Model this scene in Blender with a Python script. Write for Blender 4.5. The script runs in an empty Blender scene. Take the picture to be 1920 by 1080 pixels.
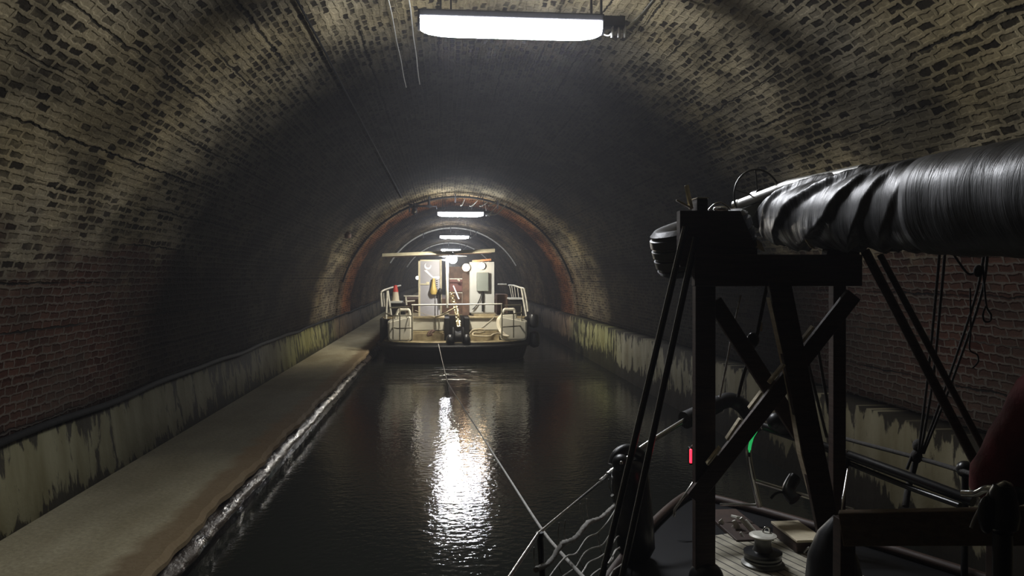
import bpy, bmesh, math, random
from mathutils import Vector, Matrix, Euler
random.seed(7)
SC = bpy.context.scene
COL = SC.collection
V = Vector
PI = math.pi

# ------------------------------------------------------------------ camera
F_PX = 1450.0
CAM_LOC = V((0.0, 0.0, 2.5))
CAM_ROT = Euler((math.radians(90 - 0.867), 0, math.radians(-5.045)), 'XYZ')
cam_d = bpy.data.cameras.new('camera')
cam_d.sensor_width = 36.0
cam_d.lens = 36.0 * F_PX / 1920.0
cam_d.clip_start = 0.05
cam_d.clip_end = 400
cam = bpy.data.objects.new('camera', cam_d)
cam.location = CAM_LOC
cam.rotation_euler = CAM_ROT
COL.objects.link(cam)
SC.camera = cam
# ------------------------------------------------------------------ world, view
w = bpy.data.worlds.new('world')
w.use_nodes = True
w.node_tree.nodes['Background'].inputs[0].default_value = (0.010, 0.011, 0.012, 1)
w.node_tree.nodes['Background'].inputs[1].default_value = 0.3
hz = w.node_tree.nodes.new('ShaderNodeVolumeScatter')     # thin exhaust haze hanging in the tunnel
hz.inputs['Color'].default_value = (0.90, 0.90, 0.96, 1)
hz.inputs['Density'].default_value = 0.0030
hz.inputs['Anisotropy'].default_value = 0.35
w.node_tree.links.new(hz.outputs[0], w.node_tree.nodes['World Output'].inputs['Volume'])
SC.world = w
SC.view_settings.view_transform = 'Standard'
SC.view_settings.look = 'None'
SC.view_settings.gamma = 1
SC.view_settings.use_curve_mapping = False
SC.view_settings.exposure = 0.0
LAMP_L = 150.0            # fluorescent diffusers
FLOOD_L = 720.0          # floodlight on the tug
WARM_L = 22.0            # round bulkhead lamps on the tug
# tunnel section: a half circle on short walls (metres, water at z = 0)
AX, AZ, AR = 0.52, 1.12, 4.20
Y0, Y1 = -9.0, 150.0
PATH_Z, PATH_X0, PATH_X1 = 0.35, -3.56, -2.15

ROT = CAM_ROT.to_matrix()
def P(x, y, d):
    """world point seen at photo pixel (x, y) whose distance down the tunnel is d"""
    r = ROT @ V(((x - 960) / F_PX, -(y - 540) / F_PX, -1.0))
    return CAM_LOC + r * (d / r.y)

# ------------------------------------------------------------------ materials
def new_mat(name):
    m = bpy.data.materials.new(name)
    m.use_nodes = True
    nt = m.node_tree
    return m, nt, nt.nodes['Principled BSDF']
def N(nt, t, **kw):
    n = nt.nodes.new(t)
    for k, v in kw.items():
        setattr(n, k, v)
    return n
def ramp(nt, src, stops, interp='LINEAR'):
    r = N(nt, 'ShaderNodeValToRGB')
    r.color_ramp.interpolation = interp
    e = r.color_ramp.elements
    while len(e) < len(stops):
        e.new(0.5)
    for i, (p, c) in enumerate(stops):
        e[i].position = p
        e[i].color = (c, c, c, 1) if isinstance(c, (int, float)) else (*c, 1)
    nt.links.new(src, r.inputs[0])
    return r.outputs[0]
def noise(nt, vec, scale, detail=4, rough=0.55, dist=0.0):
    n = N(nt, 'ShaderNodeTexNoise')
    n.inputs['Scale'].default_value = scale
    n.inputs['Detail'].default_value = detail
    n.inputs['Roughness'].default_value = rough
    n.inputs['Distortion'].default_value = dist
    if vec is not None:
        nt.links.new(vec, n.inputs['Vector'])
    return n.outputs[0]
def vscale(nt, vec, s, off=(0, 0, 0)):
    n = N(nt, 'ShaderNodeMapping')
    n.inputs['Scale'].default_value = s
    n.inputs['Location'].default_value = off
    nt.links.new(vec, n.inputs['Vector'])
    return n.outputs[0]
def mix(nt, fac, a, b, mode='MIX'):
    n = N(nt, 'ShaderNodeMix', data_type='RGBA', blend_type=mode)
    for sock, v in ((n.inputs[0], fac), (n.inputs[6], a), (n.inputs[7], b)):
        if isinstance(v, (int, float)):
            sock.default_value = v if sock == n.inputs[0] else (v, v, v, 1)
        elif isinstance(v, tuple):
            sock.default_value = (*v, 1)
        else:
            nt.links.new(v, sock)
    return n.outputs[2]
def math_n(nt, op, a, b=None, clamp=False):
    n = N(nt, 'ShaderNodeMath', operation=op, use_clamp=clamp)
    for i, v in enumerate((a, b)):
        if v is None:
            continue
        if isinstance(v, (int, float)):
            n.inputs[i].default_value = v
        else:
            nt.links.new(v, n.inputs[i])
    return n.outputs[0]
def bump(nt, b, h, strength, dist, prev=None):
    n = N(nt, 'ShaderNodeBump')
    n.inputs['Strength'].default_value = strength
    n.inputs['Distance'].default_value = dist
    nt.links.new(h, n.inputs['Height'])
    if prev is not None:
        nt.links.new(prev, n.inputs['Normal'])
    nt.links.new(n.outputs[0], b.inputs['Normal'])
    return n.outputs[0]

def simple(name, c, rough=0.6, metal=0.0, var=0.25, scale=9.0, bmp=0.0, c2=None, spec=0.5):
    m, nt, b = new_mat(name)
    tc = N(nt, 'ShaderNodeTexCoord').outputs['Object']
    f = noise(nt, tc, scale, 5, 0.6)
    f = ramp(nt, f, [(0.3, 0.0), (0.7, 1.0)])
    lo = tuple(x * (1 - var) for x in c)
    hi = c2 if c2 else tuple(min(1, x * (1 + var)) for x in c)
    nt.links.new(mix(nt, f, lo, hi), b.inputs['Base Color'])
    b.inputs['Roughness'].default_value = rough
    b.inputs['Metallic'].default_value = metal
    b.inputs['Specular IOR Level'].default_value = spec
    if bmp:
        bump(nt, b, noise(nt, tc, scale * 4, 4), bmp, 0.01)
    return m
def wood(name, c1, c2, rough=0.6, scale=(3, 3, 40)):
    m, nt, b = new_mat(name)
    tc = N(nt, 'ShaderNodeTexCoord').outputs['Object']
    f = noise(nt, vscale(nt, tc, scale), 1.5, 6, 0.6, 0.6)
    f = ramp(nt, f, [(0.3, 0.0), (0.7, 1.0)])
    nt.links.new(mix(nt, f, c1, c2), b.inputs['Base Color'])
    b.inputs['Roughness'].default_value = rough
    bump(nt, b, f, 0.25, 0.004)
    return m
def emit(name, c, s):
    m, nt, b = new_mat(name)
    b.inputs['Base Color'].default_value = (0.8, 0.8, 0.8, 1)
    b.inputs['Emission Color'].default_value = (*c, 1)
    b.inputs['Emission Strength'].default_value = s
    return m

def brick_mat():
    m, nt, b = new_mat('vault_brick')
    uv = N(nt, 'ShaderNodeUVMap').outputs[0]
    pos = N(nt, 'ShaderNodeNewGeometry').outputs['Position']
    sep = N(nt, 'ShaderNodeSeparateXYZ')
    nt.links.new(pos, sep.inputs[0])
    # slightly wandering courses
    nz = N(nt, 'ShaderNodeTexNoise')
    nz.inputs['Scale'].default_value = 3.0
    nz.inputs['Detail'].default_value = 3
    nt.links.new(uv, nz.inputs['Vector'])
    va = N(nt, 'ShaderNodeVectorMath', operation='MULTIPLY_ADD')
    nt.links.new(nz.outputs['Color'], va.inputs[0])
    va.inputs[1].default_value = (0.05, 0.045, 0)
    nt.links.new(uv, va.inputs[2])
    nz2 = N(nt, 'ShaderNodeTexNoise')
    nz2.inputs['Scale'].default_value = 13.0
    nz2.inputs['Detail'].default_value = 3
    nt.links.new(uv, nz2.inputs['Vector'])
    vb = N(nt, 'ShaderNodeVectorMath', operation='MULTIPLY_ADD')
    nt.links.new(nz2.outputs['Color'], vb.inputs[0])
    vb.inputs[1].default_value = (0.07, 0.05, 0)
    nt.links.new(va.outputs[0], vb.inputs[2])
    uvw = vb.outputs[0]
    bt = N(nt, 'ShaderNodeTexBrick')
    bt.offset = 0.5
    bt.inputs['Scale'].default_value = 1.0
    bt.inputs['Brick Width'].default_value = 0.17
    bt.inputs['Row Height'].default_value = 0.078
    bt.inputs['Mortar Size'].default_value = 0.021
    bt.inputs['Mortar Smooth'].default_value = 0.55
    bt.inputs['Bias'].default_value = 0.0
    bt.inputs['Color1'].default_value = (0.034, 0.031, 0.027, 1)
    bt.inputs['Color2'].default_value = (0.25, 0.225, 0.17, 1)
    bt.inputs['Mortar'].default_value = (0.46, 0.425, 0.325, 1)
    nt.links.new(uvw, bt.inputs['Vector'])
    rb = N(nt, 'ShaderNodeTexBrick')
    rb.offset = 0.5
    for k in ('Scale', 'Brick Width', 'Row Height', 'Mortar Size', 'Mortar Smooth', 'Bias'):
        rb.inputs[k].default_value = bt.inputs[k].default_value
    rb.inputs['Color1'].default_value = (0, 0, 0, 1)
    rb.inputs['Color2'].default_value = (1, 1, 1, 1)
    rb.inputs['Mortar'].default_value = (0.8, 0.8, 0.8, 1)
    nt.links.new(uvw, rb.inputs['Vector'])
    rv = N(nt, 'ShaderNodeRGBToBW')
    nt.links.new(rb.outputs['Color'], rv.inputs[0])
    cv = math_n(nt, 'ADD', math_n(nt, 'MULTIPLY', rv.outputs[0], 0.42), noise(nt, vscale(nt, uv, (0.7, 1.4, 1), (2, 4, 0)), 1.5, 6, 0.62))
    cov = ramp(nt, cv, [(0.62, 0.0), (0.86, 1.0)])
    grey = mix(nt, cov, mix(nt, 0.22, (0.036, 0.032, 0.027), bt.outputs['Color']), (0.36, 0.325, 0.24))
    grn = ramp(nt, noise(nt, uv, 26, 4, 0.7), [(0.3, 0.72), (0.7, 1.12)])
    grey = mix(nt, 1.0, grey, grn, 'MULTIPLY')
    # red brick without the lime wash, low on the haunches
    br = N(nt, 'ShaderNodeTexBrick')
    for k in ('Scale', 'Brick Width', 'Row Height', 'Mortar Smooth', 'Bias'):
        br.inputs[k].default_value = bt.inputs[k].default_value
    br.inputs['Mortar Size'].default_value = 0.010
    br.inputs['Color1'].default_value = (0.040, 0.016, 0.011, 1)
    br.inputs['Color2'].default_value = (0.080, 0.040, 0.028, 1)
    br.inputs['Mortar'].default_value = (0.115, 0.098, 0.080, 1)
    nt.links.new(uvw, br.inputs['Vector'])
    # lime smears that hide the pattern
    smear = ramp(nt, noise(nt, vscale(nt, uv, (0.8, 2.2, 1)), 1.9, 8, 0.72), [(0.54, 0.0), (0.70, 0.75)])
    grey = mix(nt, smear, grey, (0.34, 0.31, 0.235))
    big = ramp(nt, noise(nt, vscale(nt, uv, (0.5, 1.0, 1), (3, 1, 0)), 0.9, 5, 0.6), [(0.36, 0.30), (0.60, 1.0)])
    grey = mix(nt, 1.0, grey, big, 'MULTIPLY')
    # colour of the wash drifts yellow / grey
    tint = ramp(nt, noise(nt, uv, 0.45, 3), [(0.35, (1.0, 0.97, 0.93)), (0.65, (1.0, 0.90, 0.68))])
    grey = mix(nt, 1.0, grey, tint, 'MULTIPLY')
    wob = math_n(nt, 'MULTIPLY', noise(nt, vscale(nt, uv, (1, 1.5, 1), (7, 2, 0)), 1.1, 4), 1.9)
    h = math_n(nt, 'SUBTRACT', sep.outputs['Z'], wob)
    h = math_n(nt, 'ADD', h, 0.0)
    h = math_n(nt, 'SUBTRACT', h, 0.34)
    hf = N(nt, 'ShaderNodeMapRange')
    hf.interpolation_type = 'SMOOTHSTEP'
    hf.inputs['From Min'].default_value = 1.15
    hf.inputs['From Max'].default_value = 1.75
    nt.links.new(h, hf.inputs['Value'])
    yf = N(nt, 'ShaderNodeMapRange')
    yf.inputs['From Min'].default_value = 9.0
    yf.inputs['From Max'].default_value = 14.0
    yf.inputs['To Max'].default_value = 0.7
    nt.links.new(sep.outputs['Y'], yf.inputs['Value'])
    hmax = math_n(nt, 'MAXIMUM', hf.outputs[0], yf.outputs[0])
    rg = ramp(nt, noise(nt, vscale(nt, uv, (0.7, 1.0, 1), (6, 6, 0)), 1.0, 5, 0.6), [(0.42, 0.0), (0.58, 0.85)])
    redc = mix(nt, rg, br.outputs['Color'], mix(nt, 0.55, br.outputs['Color'], (0.040, 0.038, 0.030)))
    colr = mix(nt, hmax, redc, grey)
    # deep open joints running along the tunnel
    bj = N(nt, 'ShaderNodeTexBrick')
    bj.offset = 0.37
    bj.inputs['Scale'].default_value = 1.0
    bj.inputs['Brick Width'].default_value = 400.0
    bj.inputs['Row Height'].default_value = 0.425
    bj.inputs['Mortar Size'].default_value = 0.013
    bj.inputs['Mortar Smooth'].default_value = 0.5
    nt.links.new(uvw, bj.inputs['Vector'])
    jm = ramp(nt, noise(nt, vscale(nt, uv, (0.35, 2.4, 1), (1, 5, 0)), 1.3, 3), [(0.46, 0.0), (0.56, 0.9)])
    jf = math_n(nt, 'MULTIPLY', bj.outputs['Fac'], jm)
    colr = mix(nt, jf, colr, (0.012, 0.011, 0.010))
    # rings of tone down the tunnel: a dark stretch, rust, dark brick, grey
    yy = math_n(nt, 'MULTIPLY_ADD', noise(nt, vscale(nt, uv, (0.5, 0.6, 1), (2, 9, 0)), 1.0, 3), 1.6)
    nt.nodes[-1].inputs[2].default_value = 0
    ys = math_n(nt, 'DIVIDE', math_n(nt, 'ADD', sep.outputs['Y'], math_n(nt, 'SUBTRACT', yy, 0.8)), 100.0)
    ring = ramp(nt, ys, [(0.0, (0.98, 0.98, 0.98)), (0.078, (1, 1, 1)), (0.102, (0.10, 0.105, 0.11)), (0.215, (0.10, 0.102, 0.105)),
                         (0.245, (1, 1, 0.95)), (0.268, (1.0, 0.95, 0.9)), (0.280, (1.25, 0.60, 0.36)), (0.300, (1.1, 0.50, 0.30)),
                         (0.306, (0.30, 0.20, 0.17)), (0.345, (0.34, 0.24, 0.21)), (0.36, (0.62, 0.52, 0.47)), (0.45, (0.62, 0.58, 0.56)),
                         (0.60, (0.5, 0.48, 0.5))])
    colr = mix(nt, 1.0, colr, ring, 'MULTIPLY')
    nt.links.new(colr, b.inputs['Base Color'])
    b.inputs['Roughness'].default_value = 0.95
    b.inputs['Specular IOR Level'].default_value = 0.03
    rough = noise(nt, uv, 14, 5, 0.6)
    hh = math_n(nt, 'SUBTRACT', math_n(nt, 'MULTIPLY', bt.outputs['Fac'], 0.8), math_n(nt, 'MULTIPLY', jf, 2.0))
    hh = math_n(nt, 'ADD', hh, rough)
    bump(nt, b, hh, 0.55, 0.02)
    return m

def plaster_mat(name, pale, dark, zlo, zhi, near, tint=(1, 1, 1)):
    """patchy render with runs: pale where it survives, dark where it has peeled or is wet"""
    m, nt, b = new_mat(name)
    uv = N(nt, 'ShaderNodeUVMap').outputs[0]
    pos = N(nt, 'ShaderNodeNewGeometry').outputs['Position']
    sep = N(nt, 'ShaderNodeSeparateXYZ')
    nt.links.new(pos, sep.inputs[0])
    n1 = noise(nt, vscale(nt, uv, (5.0, 1.5, 1)), 1.0, 6, 0.62, 0.4)
    n2 = noise(nt, vscale(nt, uv, (0.45, 0.8, 1), (4, 0, 0)), 1.0, 4)
    nn = math_n(nt, 'ADD', math_n(nt, 'MULTIPLY', n1, 0.65), math_n(nt, 'MULTIPLY', n2, 0.5))
    zc = math_n(nt, 'ABSOLUTE', math_n(nt, 'DIVIDE', math_n(nt, 'SUBTRACT', sep.outputs['Z'], (zlo + zhi) / 2), (zhi - zlo) / 2))
    zc = math_n(nt, 'MULTIPLY', math_n(nt, 'POWER', zc, 3.0), 0.22)
    nn = math_n(nt, 'SUBTRACT', nn, zc)
    f = ramp(nt, nn, [(0.50, 0.0), (0.535, 1.0)])
    c = mix(nt, f, dark, pale)
    st = ramp(nt, noise(nt, vscale(nt, uv, (2, 0.5, 1)), 1.5, 5), [(0.3, (0.55, 0.52, 0.42)), (0.7, (1, 1, 1))])
    c = mix(nt, 1.0, c, st, 'MULTIPLY')
    c = mix(nt, 1.0, c, tint, 'MULTIPLY')
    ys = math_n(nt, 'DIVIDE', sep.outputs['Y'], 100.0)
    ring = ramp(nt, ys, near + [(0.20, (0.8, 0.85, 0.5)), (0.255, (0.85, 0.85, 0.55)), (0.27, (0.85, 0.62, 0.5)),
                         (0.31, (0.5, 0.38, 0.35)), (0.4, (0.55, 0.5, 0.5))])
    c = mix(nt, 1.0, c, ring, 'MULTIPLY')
    nt.links.new(c, b.inputs['Base Color'])
    b.inputs['Roughness'].default_value = 0.8
    b.inputs['Specular IOR Level'].default_value = 0.06
    bump(nt, b, math_n(nt, 'ADD', f, noise(nt, uv, 8, 5)), 0.4, 0.02)
    return m

def path_mat():
    m, nt, b = new_mat('towpath_concrete')
    tc = N(nt, 'ShaderNodeTexCoord').outputs['Object']
    a = ramp(nt, noise(nt, vscale(nt, tc, (1, 0.4, 1)), 1.2, 6, 0.6), [(0.3, (0.30, 0.255, 0.15)), (0.7, (0.50, 0.45, 0.30))])
    g = ramp(nt, noise(nt, tc, 26, 4), [(0.3, 0.72), (0.7, 1.0)])
    c = mix(nt, 1.0, a, g, 'MULTIPLY')
    sep = N(nt, 'ShaderNodeSeparateXYZ')
    nt.links.new(tc, sep.inputs[0])
    shade_y = math_n(nt, 'ADD', math_n(nt, 'DIVIDE', sep.outputs['Y'], 30.0), math_n(nt, 'MULTIPLY', noise(nt, tc, 0.5, 4), 0.12))
    path_shade = ramp(nt, shade_y, [(0.26, 1.0), (0.38, 0.28), (0.62, 0.28), (0.74, 1.0)])  # shade between the lamps put into the path colour
    c = mix(nt, 1.0, c, path_shade, 'MULTIPLY')
    e = math_n(nt, 'ADD', sep.outputs['X'], math_n(nt, 'MULTIPLY', noise(nt, tc, 2.5, 4), 0.35))
    ef = ramp(nt, math_n(nt, 'ADD', e, 3.2), [(0.86, 0.0), (1.0, 0.75)])
    c = mix(nt, ef, c, (0.12, 0.075, 0.035))
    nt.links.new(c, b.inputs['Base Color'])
    b.inputs['Roughness'].default_value = 0.85
    b.inputs['Specular IOR Level'].default_value = 0.12
    bump(nt, b, noise(nt, tc, 18, 6, 0.65), 0.5, 0.02)
    return m

def wet_stone_mat():
    m, nt, b = new_mat('wet_quay_stone')
    tc = N(nt, 'ShaderNodeTexCoord').outputs['Object']
    f = noise(nt, vscale(nt, tc, (1, 0.6, 3)), 4, 6, 0.65)
    nt.links.new(ramp(nt, f, [(0.35, (0.008, 0.006, 0.005)), (0.75, (0.050, 0.034, 0.022))]), b.inputs['Base Color'])
    nt.links.new(ramp(nt, f, [(0.35, 0.18), (0.65, 0.55)]), b.inputs['Roughness'])
    bump(nt, b, noise(nt, vscale(nt, tc, (1, 0.5, 1)), 9, 5), 0.8, 0.04)
    return m

def water_mat():
    m, nt, b = new_mat('canal_water')
    tc = N(nt, 'ShaderNodeTexCoord').outputs['Object']
    b.inputs['Base Color'].default_value = (0.012, 0.013, 0.010, 1)
    b.inputs['Roughness'].default_value = 0.055
    b.inputs['IOR'].default_value = 1.33
    fine = noise(nt, vscale(nt, tc, (1.0, 1.15, 1)), 11, 3, 0.5)
    swell = noise(nt, vscale(nt, tc, (0.7, 1.0, 1), (3, 2, 0)), 1.6, 3, 0.5)
    sep = N(nt, 'ShaderNodeSeparateXYZ')
    nt.links.new(tc, sep.inputs[0])
    n1 = bump(nt, b, fine, 1.0, 0.0047)
    n2 = bump(nt, b, swell, 1.0, 0.005, n1)
    # churned water just behind the tug
    d = math_n(nt, 'ABSOLUTE', math_n(nt, 'SUBTRACT', sep.outputs['Y'], 20.2))
    k = ramp(nt, math_n(nt, 'DIVIDE', d, 10.0), [(0.05, 1.0), (0.28, 0.0)])
    wk = math_n(nt, 'MULTIPLY', noise(nt, vscale(nt, tc, (0.45, 1.5, 1)), 2.4, 4, 0.6, 0.8), k)
    bump(nt, b, wk, 1.0, 0.09, n2)
    return m

M = {}
M['brick'] = brick_mat()
M['plaster_r'] = plaster_mat('right_wall_render', (0.34, 0.33, 0.26), (0.048, 0.044, 0.038), 0.18, 1.25,
                            [(0.0, (0.52, 0.48, 0.40)), (0.10, (0.52, 0.48, 0.40)), (0.14, (1, 1, 1)), (0.185, (1, 1, 1))])
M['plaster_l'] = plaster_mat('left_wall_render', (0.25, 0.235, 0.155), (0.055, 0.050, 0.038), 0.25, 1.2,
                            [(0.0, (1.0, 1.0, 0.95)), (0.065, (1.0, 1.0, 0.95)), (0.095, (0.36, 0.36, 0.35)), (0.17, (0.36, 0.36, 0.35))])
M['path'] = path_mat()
M['quay'] = wet_stone_mat()
M['water'] = water_mat()
M['lamp'] = emit('lamp_diffuser', (0.93, 0.95, 1.0), LAMP_L)
M['flood'] = emit('floodlight_lens', (1.0, 0.93, 0.80), FLOOD_L)
M['warm'] = emit('warm_globe', (1.0, 0.70, 0.40), WARM_L)
M['spot'] = emit('small_bulb', (1.0, 0.93, 0.82), 25)
M['red_lens'] = emit('red_lens', (1.0, 0.01, 0.03), 4.5)
M['green_glow'] = emit('green_glow', (0.0, 1.0, 0.22), 0.35)  # glow for the green light caught by the bow pipe
M['housing'] = simple('lamp_housing', (0.03, 0.03, 0.034), 0.5)
M['black_cable'] = simple('black_cable', (0.010, 0.010, 0.010), 0.85, spec=0.15)
M['grey_cable'] = simple('pale_cable', (0.50, 0.49, 0.45), 0.45)
M['steel'] = simple('stainless_steel', (0.62, 0.62, 0.60), 0.22, 1.0, 0.1)
M['galv'] = simple('galvanised_steel', (0.42, 0.42, 0.40), 0.42, 0.8, 0.2)
M['white'] = simple('cream_paint', (0.56, 0.535, 0.44), 0.5, 0, 0.07, 5, 0.1)
M['white2'] = simple('white_paint', (0.33, 0.33, 0.37), 0.5, 0, 0.06, 4)
M['rail'] = simple('rail_paint', (0.60, 0.58, 0.50), 0.4, 0, 0.2, 8)
M['olive_rail'] = simple('grubby_rail_paint', (0.22, 0.20, 0.14), 0.5, 0, 0.35, 8)
M['hull_black'] = simple('tar_black_paint', (0.006, 0.0055, 0.005), 0.6, 0, 0.4, 5, 0.2, spec=0.25)
M['tug_deck'] = simple('dirty_tan_deck', (0.26, 0.20, 0.10), 0.6, 0, 0.45, 4, 0.3, c2=(0.40, 0.33, 0.19))
M['rust'] = simple('rusty_brown', (0.10, 0.055, 0.035), 0.7, 0, 0.5, 7, 0.3)
M['tan'] = simple('tan_edge', (0.62, 0.57, 0.40), 0.5, 0, 0.15, 5)
M['box_grey'] = simple('grey_green_enamel', (0.17, 0.19, 0.17), 0.45, 0, 0.05, 4)
M['grey_panel'] = simple('pale_grey_panel', (0.40, 0.41, 0.395), 0.5, 0, 0.05, 3)
M['maroon'] = simple('maroon_paint', (0.16, 0.035, 0.028), 0.5, 0, 0.2)
M['yellow'] = simple('faded_yellow', (0.45, 0.33, 0.10), 0.5, 0, 0.15)
M['cone_red'] = simple('cone_red', (0.50, 0.035, 0.025), 0.5, 0, 0.1)
M['cone_white'] = simple('cone_pale', (0.66, 0.60, 0.46), 0.5, 0, 0.1)
M['rope'] = simple('pale_rope', (0.42, 0.36, 0.24), 0.8, 0, 0.25, 30, 0.4)
M['grey_rope'] = simple('grey_rope', (0.40, 0.39, 0.36), 0.85, 0, 0.3, 40, 0.5)
M['dark_rope'] = simple('dark_rope', (0.035, 0.032, 0.028), 0.85, 0, 0.3, 30, 0.4)
M['chain'] = simple('wet_chain', (0.46, 0.38, 0.24), 0.18, 0.9, 0.5)
M['rubber'] = simple('black_rubber', (0.014, 0.014, 0.015), 0.38, 0, 0.3, 8, 0.15)
M['foam'] = simple('black_foam', (0.010, 0.010, 0.011), 0.42, 0, 0.3)
M['black_pl'] = simple('black_plastic', (0.009, 0.009, 0.010), 0.3, 0, 0.3)
def tarp_mat():
    m, nt, b = new_mat('black_tarpaulin')
    tc = N(nt, 'ShaderNodeTexCoord').outputs['Object']
    f = noise(nt, tc, 7, 5)
    nt.links.new(ramp(nt, f, [(0.3, (0.018, 0.018, 0.019)), (0.7, (0.035, 0.035, 0.036))]), b.inputs['Base Color'])
    nt.links.new(ramp(nt, f, [(0.3, 0.36), (0.7, 0.52)]), b.inputs['Roughness'])
    cr = noise(nt, vscale(nt, tc, (4, 26, 3)), 1.0, 5, 0.65, 0.5)
    bump(nt, b, cr, 0.5, 0.012)
    return m
M['tarp'] = tarp_mat()
M['dkwood'] = wood('dark_wood', (0.028, 0.014, 0.009), (0.060, 0.032, 0.020))
M['edgewood'] = wood('pale_wood_lit_edge', (0.58, 0.50, 0.34), (0.82, 0.74, 0.55), 0.25)  # pale wood; also the lamp-lit edges painted on the crutch
M['alloy'] = simple('pale_alloy', (0.66, 0.65, 0.57), 0.38, 0.15, 0.2, 20)
M['brwood'] = wood('brown_board', (0.13, 0.088, 0.048), (0.22, 0.15, 0.085), 0.6, (3, 30, 30))
M['hull_blue'] = simple('dark_hull_paint', (0.008, 0.008, 0.009), 0.5, 0, 0.15, spec=0.2)
M['red_canvas'] = simple('dark_red_canvas', (0.16, 0.010, 0.012), 0.8, 0, 0.2, 12, 0.3)
M['bronze'] = simple('dull_windlass_metal', (0.14, 0.14, 0.13), 0.4, 0.8, 0.2)
def teak_mat():
    m, nt, b = new_mat('teak_deck')
    tc = N(nt, 'ShaderNodeTexCoord').outputs['Object']
    bt = N(nt, 'ShaderNodeTexBrick')
    bt.inputs['Scale'].default_value = 1
    bt.inputs['Brick Width'].default_value = 50
    bt.inputs['Row Height'].default_value = 0.055
    bt.inputs['Mortar Size'].default_value = 0.004
    bt.inputs['Color1'].default_value = (0.46, 0.43, 0.33, 1)
    bt.inputs['Color2'].default_value = (0.58, 0.54, 0.42, 1)
    bt.inputs['Mortar'].default_value = (0.01, 0.01, 0.01, 1)
    mp = N(nt, 'ShaderNodeMapping')
    mp.inputs['Rotation'].default_value = (0, 0, math.radians(72))
    nt.links.new(tc, mp.inputs['Vector'])
    nt.links.new(mp.outputs[0], bt.inputs['Vector'])
    g = ramp(nt, noise(nt, tc, 12, 5), [(0.3, 0.6), (0.7, 1.0)])
    nt.links.new(mix(nt, 1.0, bt.outputs['Color'], g, 'MULTIPLY'), b.inputs['Base Color'])
    b.inputs['Roughness'].default_value = 0.6
    return m
M['teak'] = teak_mat()

# ------------------------------------------------------------------ mesh helpers
def frame(d, hint=V((0, 0, 1))):
    d = d.normalized()
    if abs(d.dot(hint)) > 0.97:
        hint = V((1, 0, 0))
    s = d.cross(hint).normalized()
    return s, s.cross(d).normalized()
def box(bm, lo, hi, bev=0.0):
    lo, hi = V(lo), V(hi)
    r = bmesh.ops.create_cube(bm, size=1.0)
    vs = r['verts']
    for v in vs:
        v.co = V((lo[i] + (v.co[i] + 0.5) * (hi[i] - lo[i]) for i in range(3)))
    if bev:
        es = list({e for v in vs for e in v.link_edges})
        bmesh.ops.bevel(bm, geom=es, offset=bev, segments=2, affect='EDGES', profile=0.5)
def plank(bm, a, b, wd, th, face=V((0, -1, 0)), bev=0.003):
    """board from a to b, wd wide in the plane square to `face`, th thick along it"""
    a, b = V(a), V(b)
    d = (b - a).normalized()
    s = d.cross(face).normalized()
    n = s.cross(d).normalized()
    vs = []
    for p in (a, b):
        for (i, j) in ((-1, -1), (1, -1), (1, 1), (-1, 1)):
            vs.append(bm.verts.new(p + s * wd / 2 * i + n * th / 2 * j))
    fs = [(3, 2, 1, 0), (4, 5, 6, 7), (0, 1, 5, 4), (1, 2, 6, 5), (2, 3, 7, 6), (3, 0, 4, 7)]
    fc = [bm.faces.new([vs[i] for i in f]) for f in fs]
    bmesh.ops.recalc_face_normals(bm, faces=fc)
    if bev:
        es = list({e for f in fc for e in f.edges})
        bmesh.ops.bevel(bm, geom=es, offset=bev, segments=1, affect='EDGES')
def smooth_pts(pts, n=6):
    pts = [V(p) for p in pts]
    if len(pts) < 3:
        return pts
    out = []
    for i in range(len(pts) - 1):
        p0 = pts[max(i - 1, 0)]; p1 = pts[i]; p2 = pts[i + 1]; p3 = pts[min(i + 2, len(pts) - 1)]
        for k in range(n):
            t = k / n
            out.append(0.5 * ((2 * p1) + (p2 - p0) * t + (2 * p0 - 5 * p1 + 4 * p2 - p3) * t * t + (3 * p1 - p0 - 3 * p2 + p3) * t ** 3))
    out.append(pts[-1])
    return out
def tube(bm, pts, r, seg=10, cap=True, closed=False):
    """round bar through pts; r a number or one radius per point"""
    pts = [V(p) for p in pts]
    n = len(pts)
    rr = r if isinstance(r, (list, tuple)) else [r] * n
    rings = []
    up = None
    for i in range(n):
        if closed:
            d = pts[(i + 1) % n] - pts[i - 1]
        else:
            d = pts[min(i + 1, n - 1)] - pts[max(i - 1, 0)]
        d.normalize()
        if up is None:
            s, up = frame(d)
        else:
            s = d.cross(up)
            if s.length < 1e-5:
                s, up = frame(d)
            s.normalize()
            up = s.cross(d).normalized()
        rings.append([bm.verts.new(pts[i] + (s * math.cos(2 * PI * k / seg) + up * math.sin(2 * PI * k / seg)) * rr[i]) for k in range(seg)])
    m = n if closed else n - 1
    for i in range(m):
        A, B = rings[i], rings[(i + 1) % n]
        for k in range(seg):
            f = bm.faces.new((A[k], A[(k + 1) % seg], B[(k + 1) % seg], B[k]))
            f.smooth = True
    if cap and not closed:
        for f in (bm.faces.new(rings[0][::-1]), bm.faces.new(rings[-1])):
            for e in f.edges:
                e.smooth = False
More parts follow.
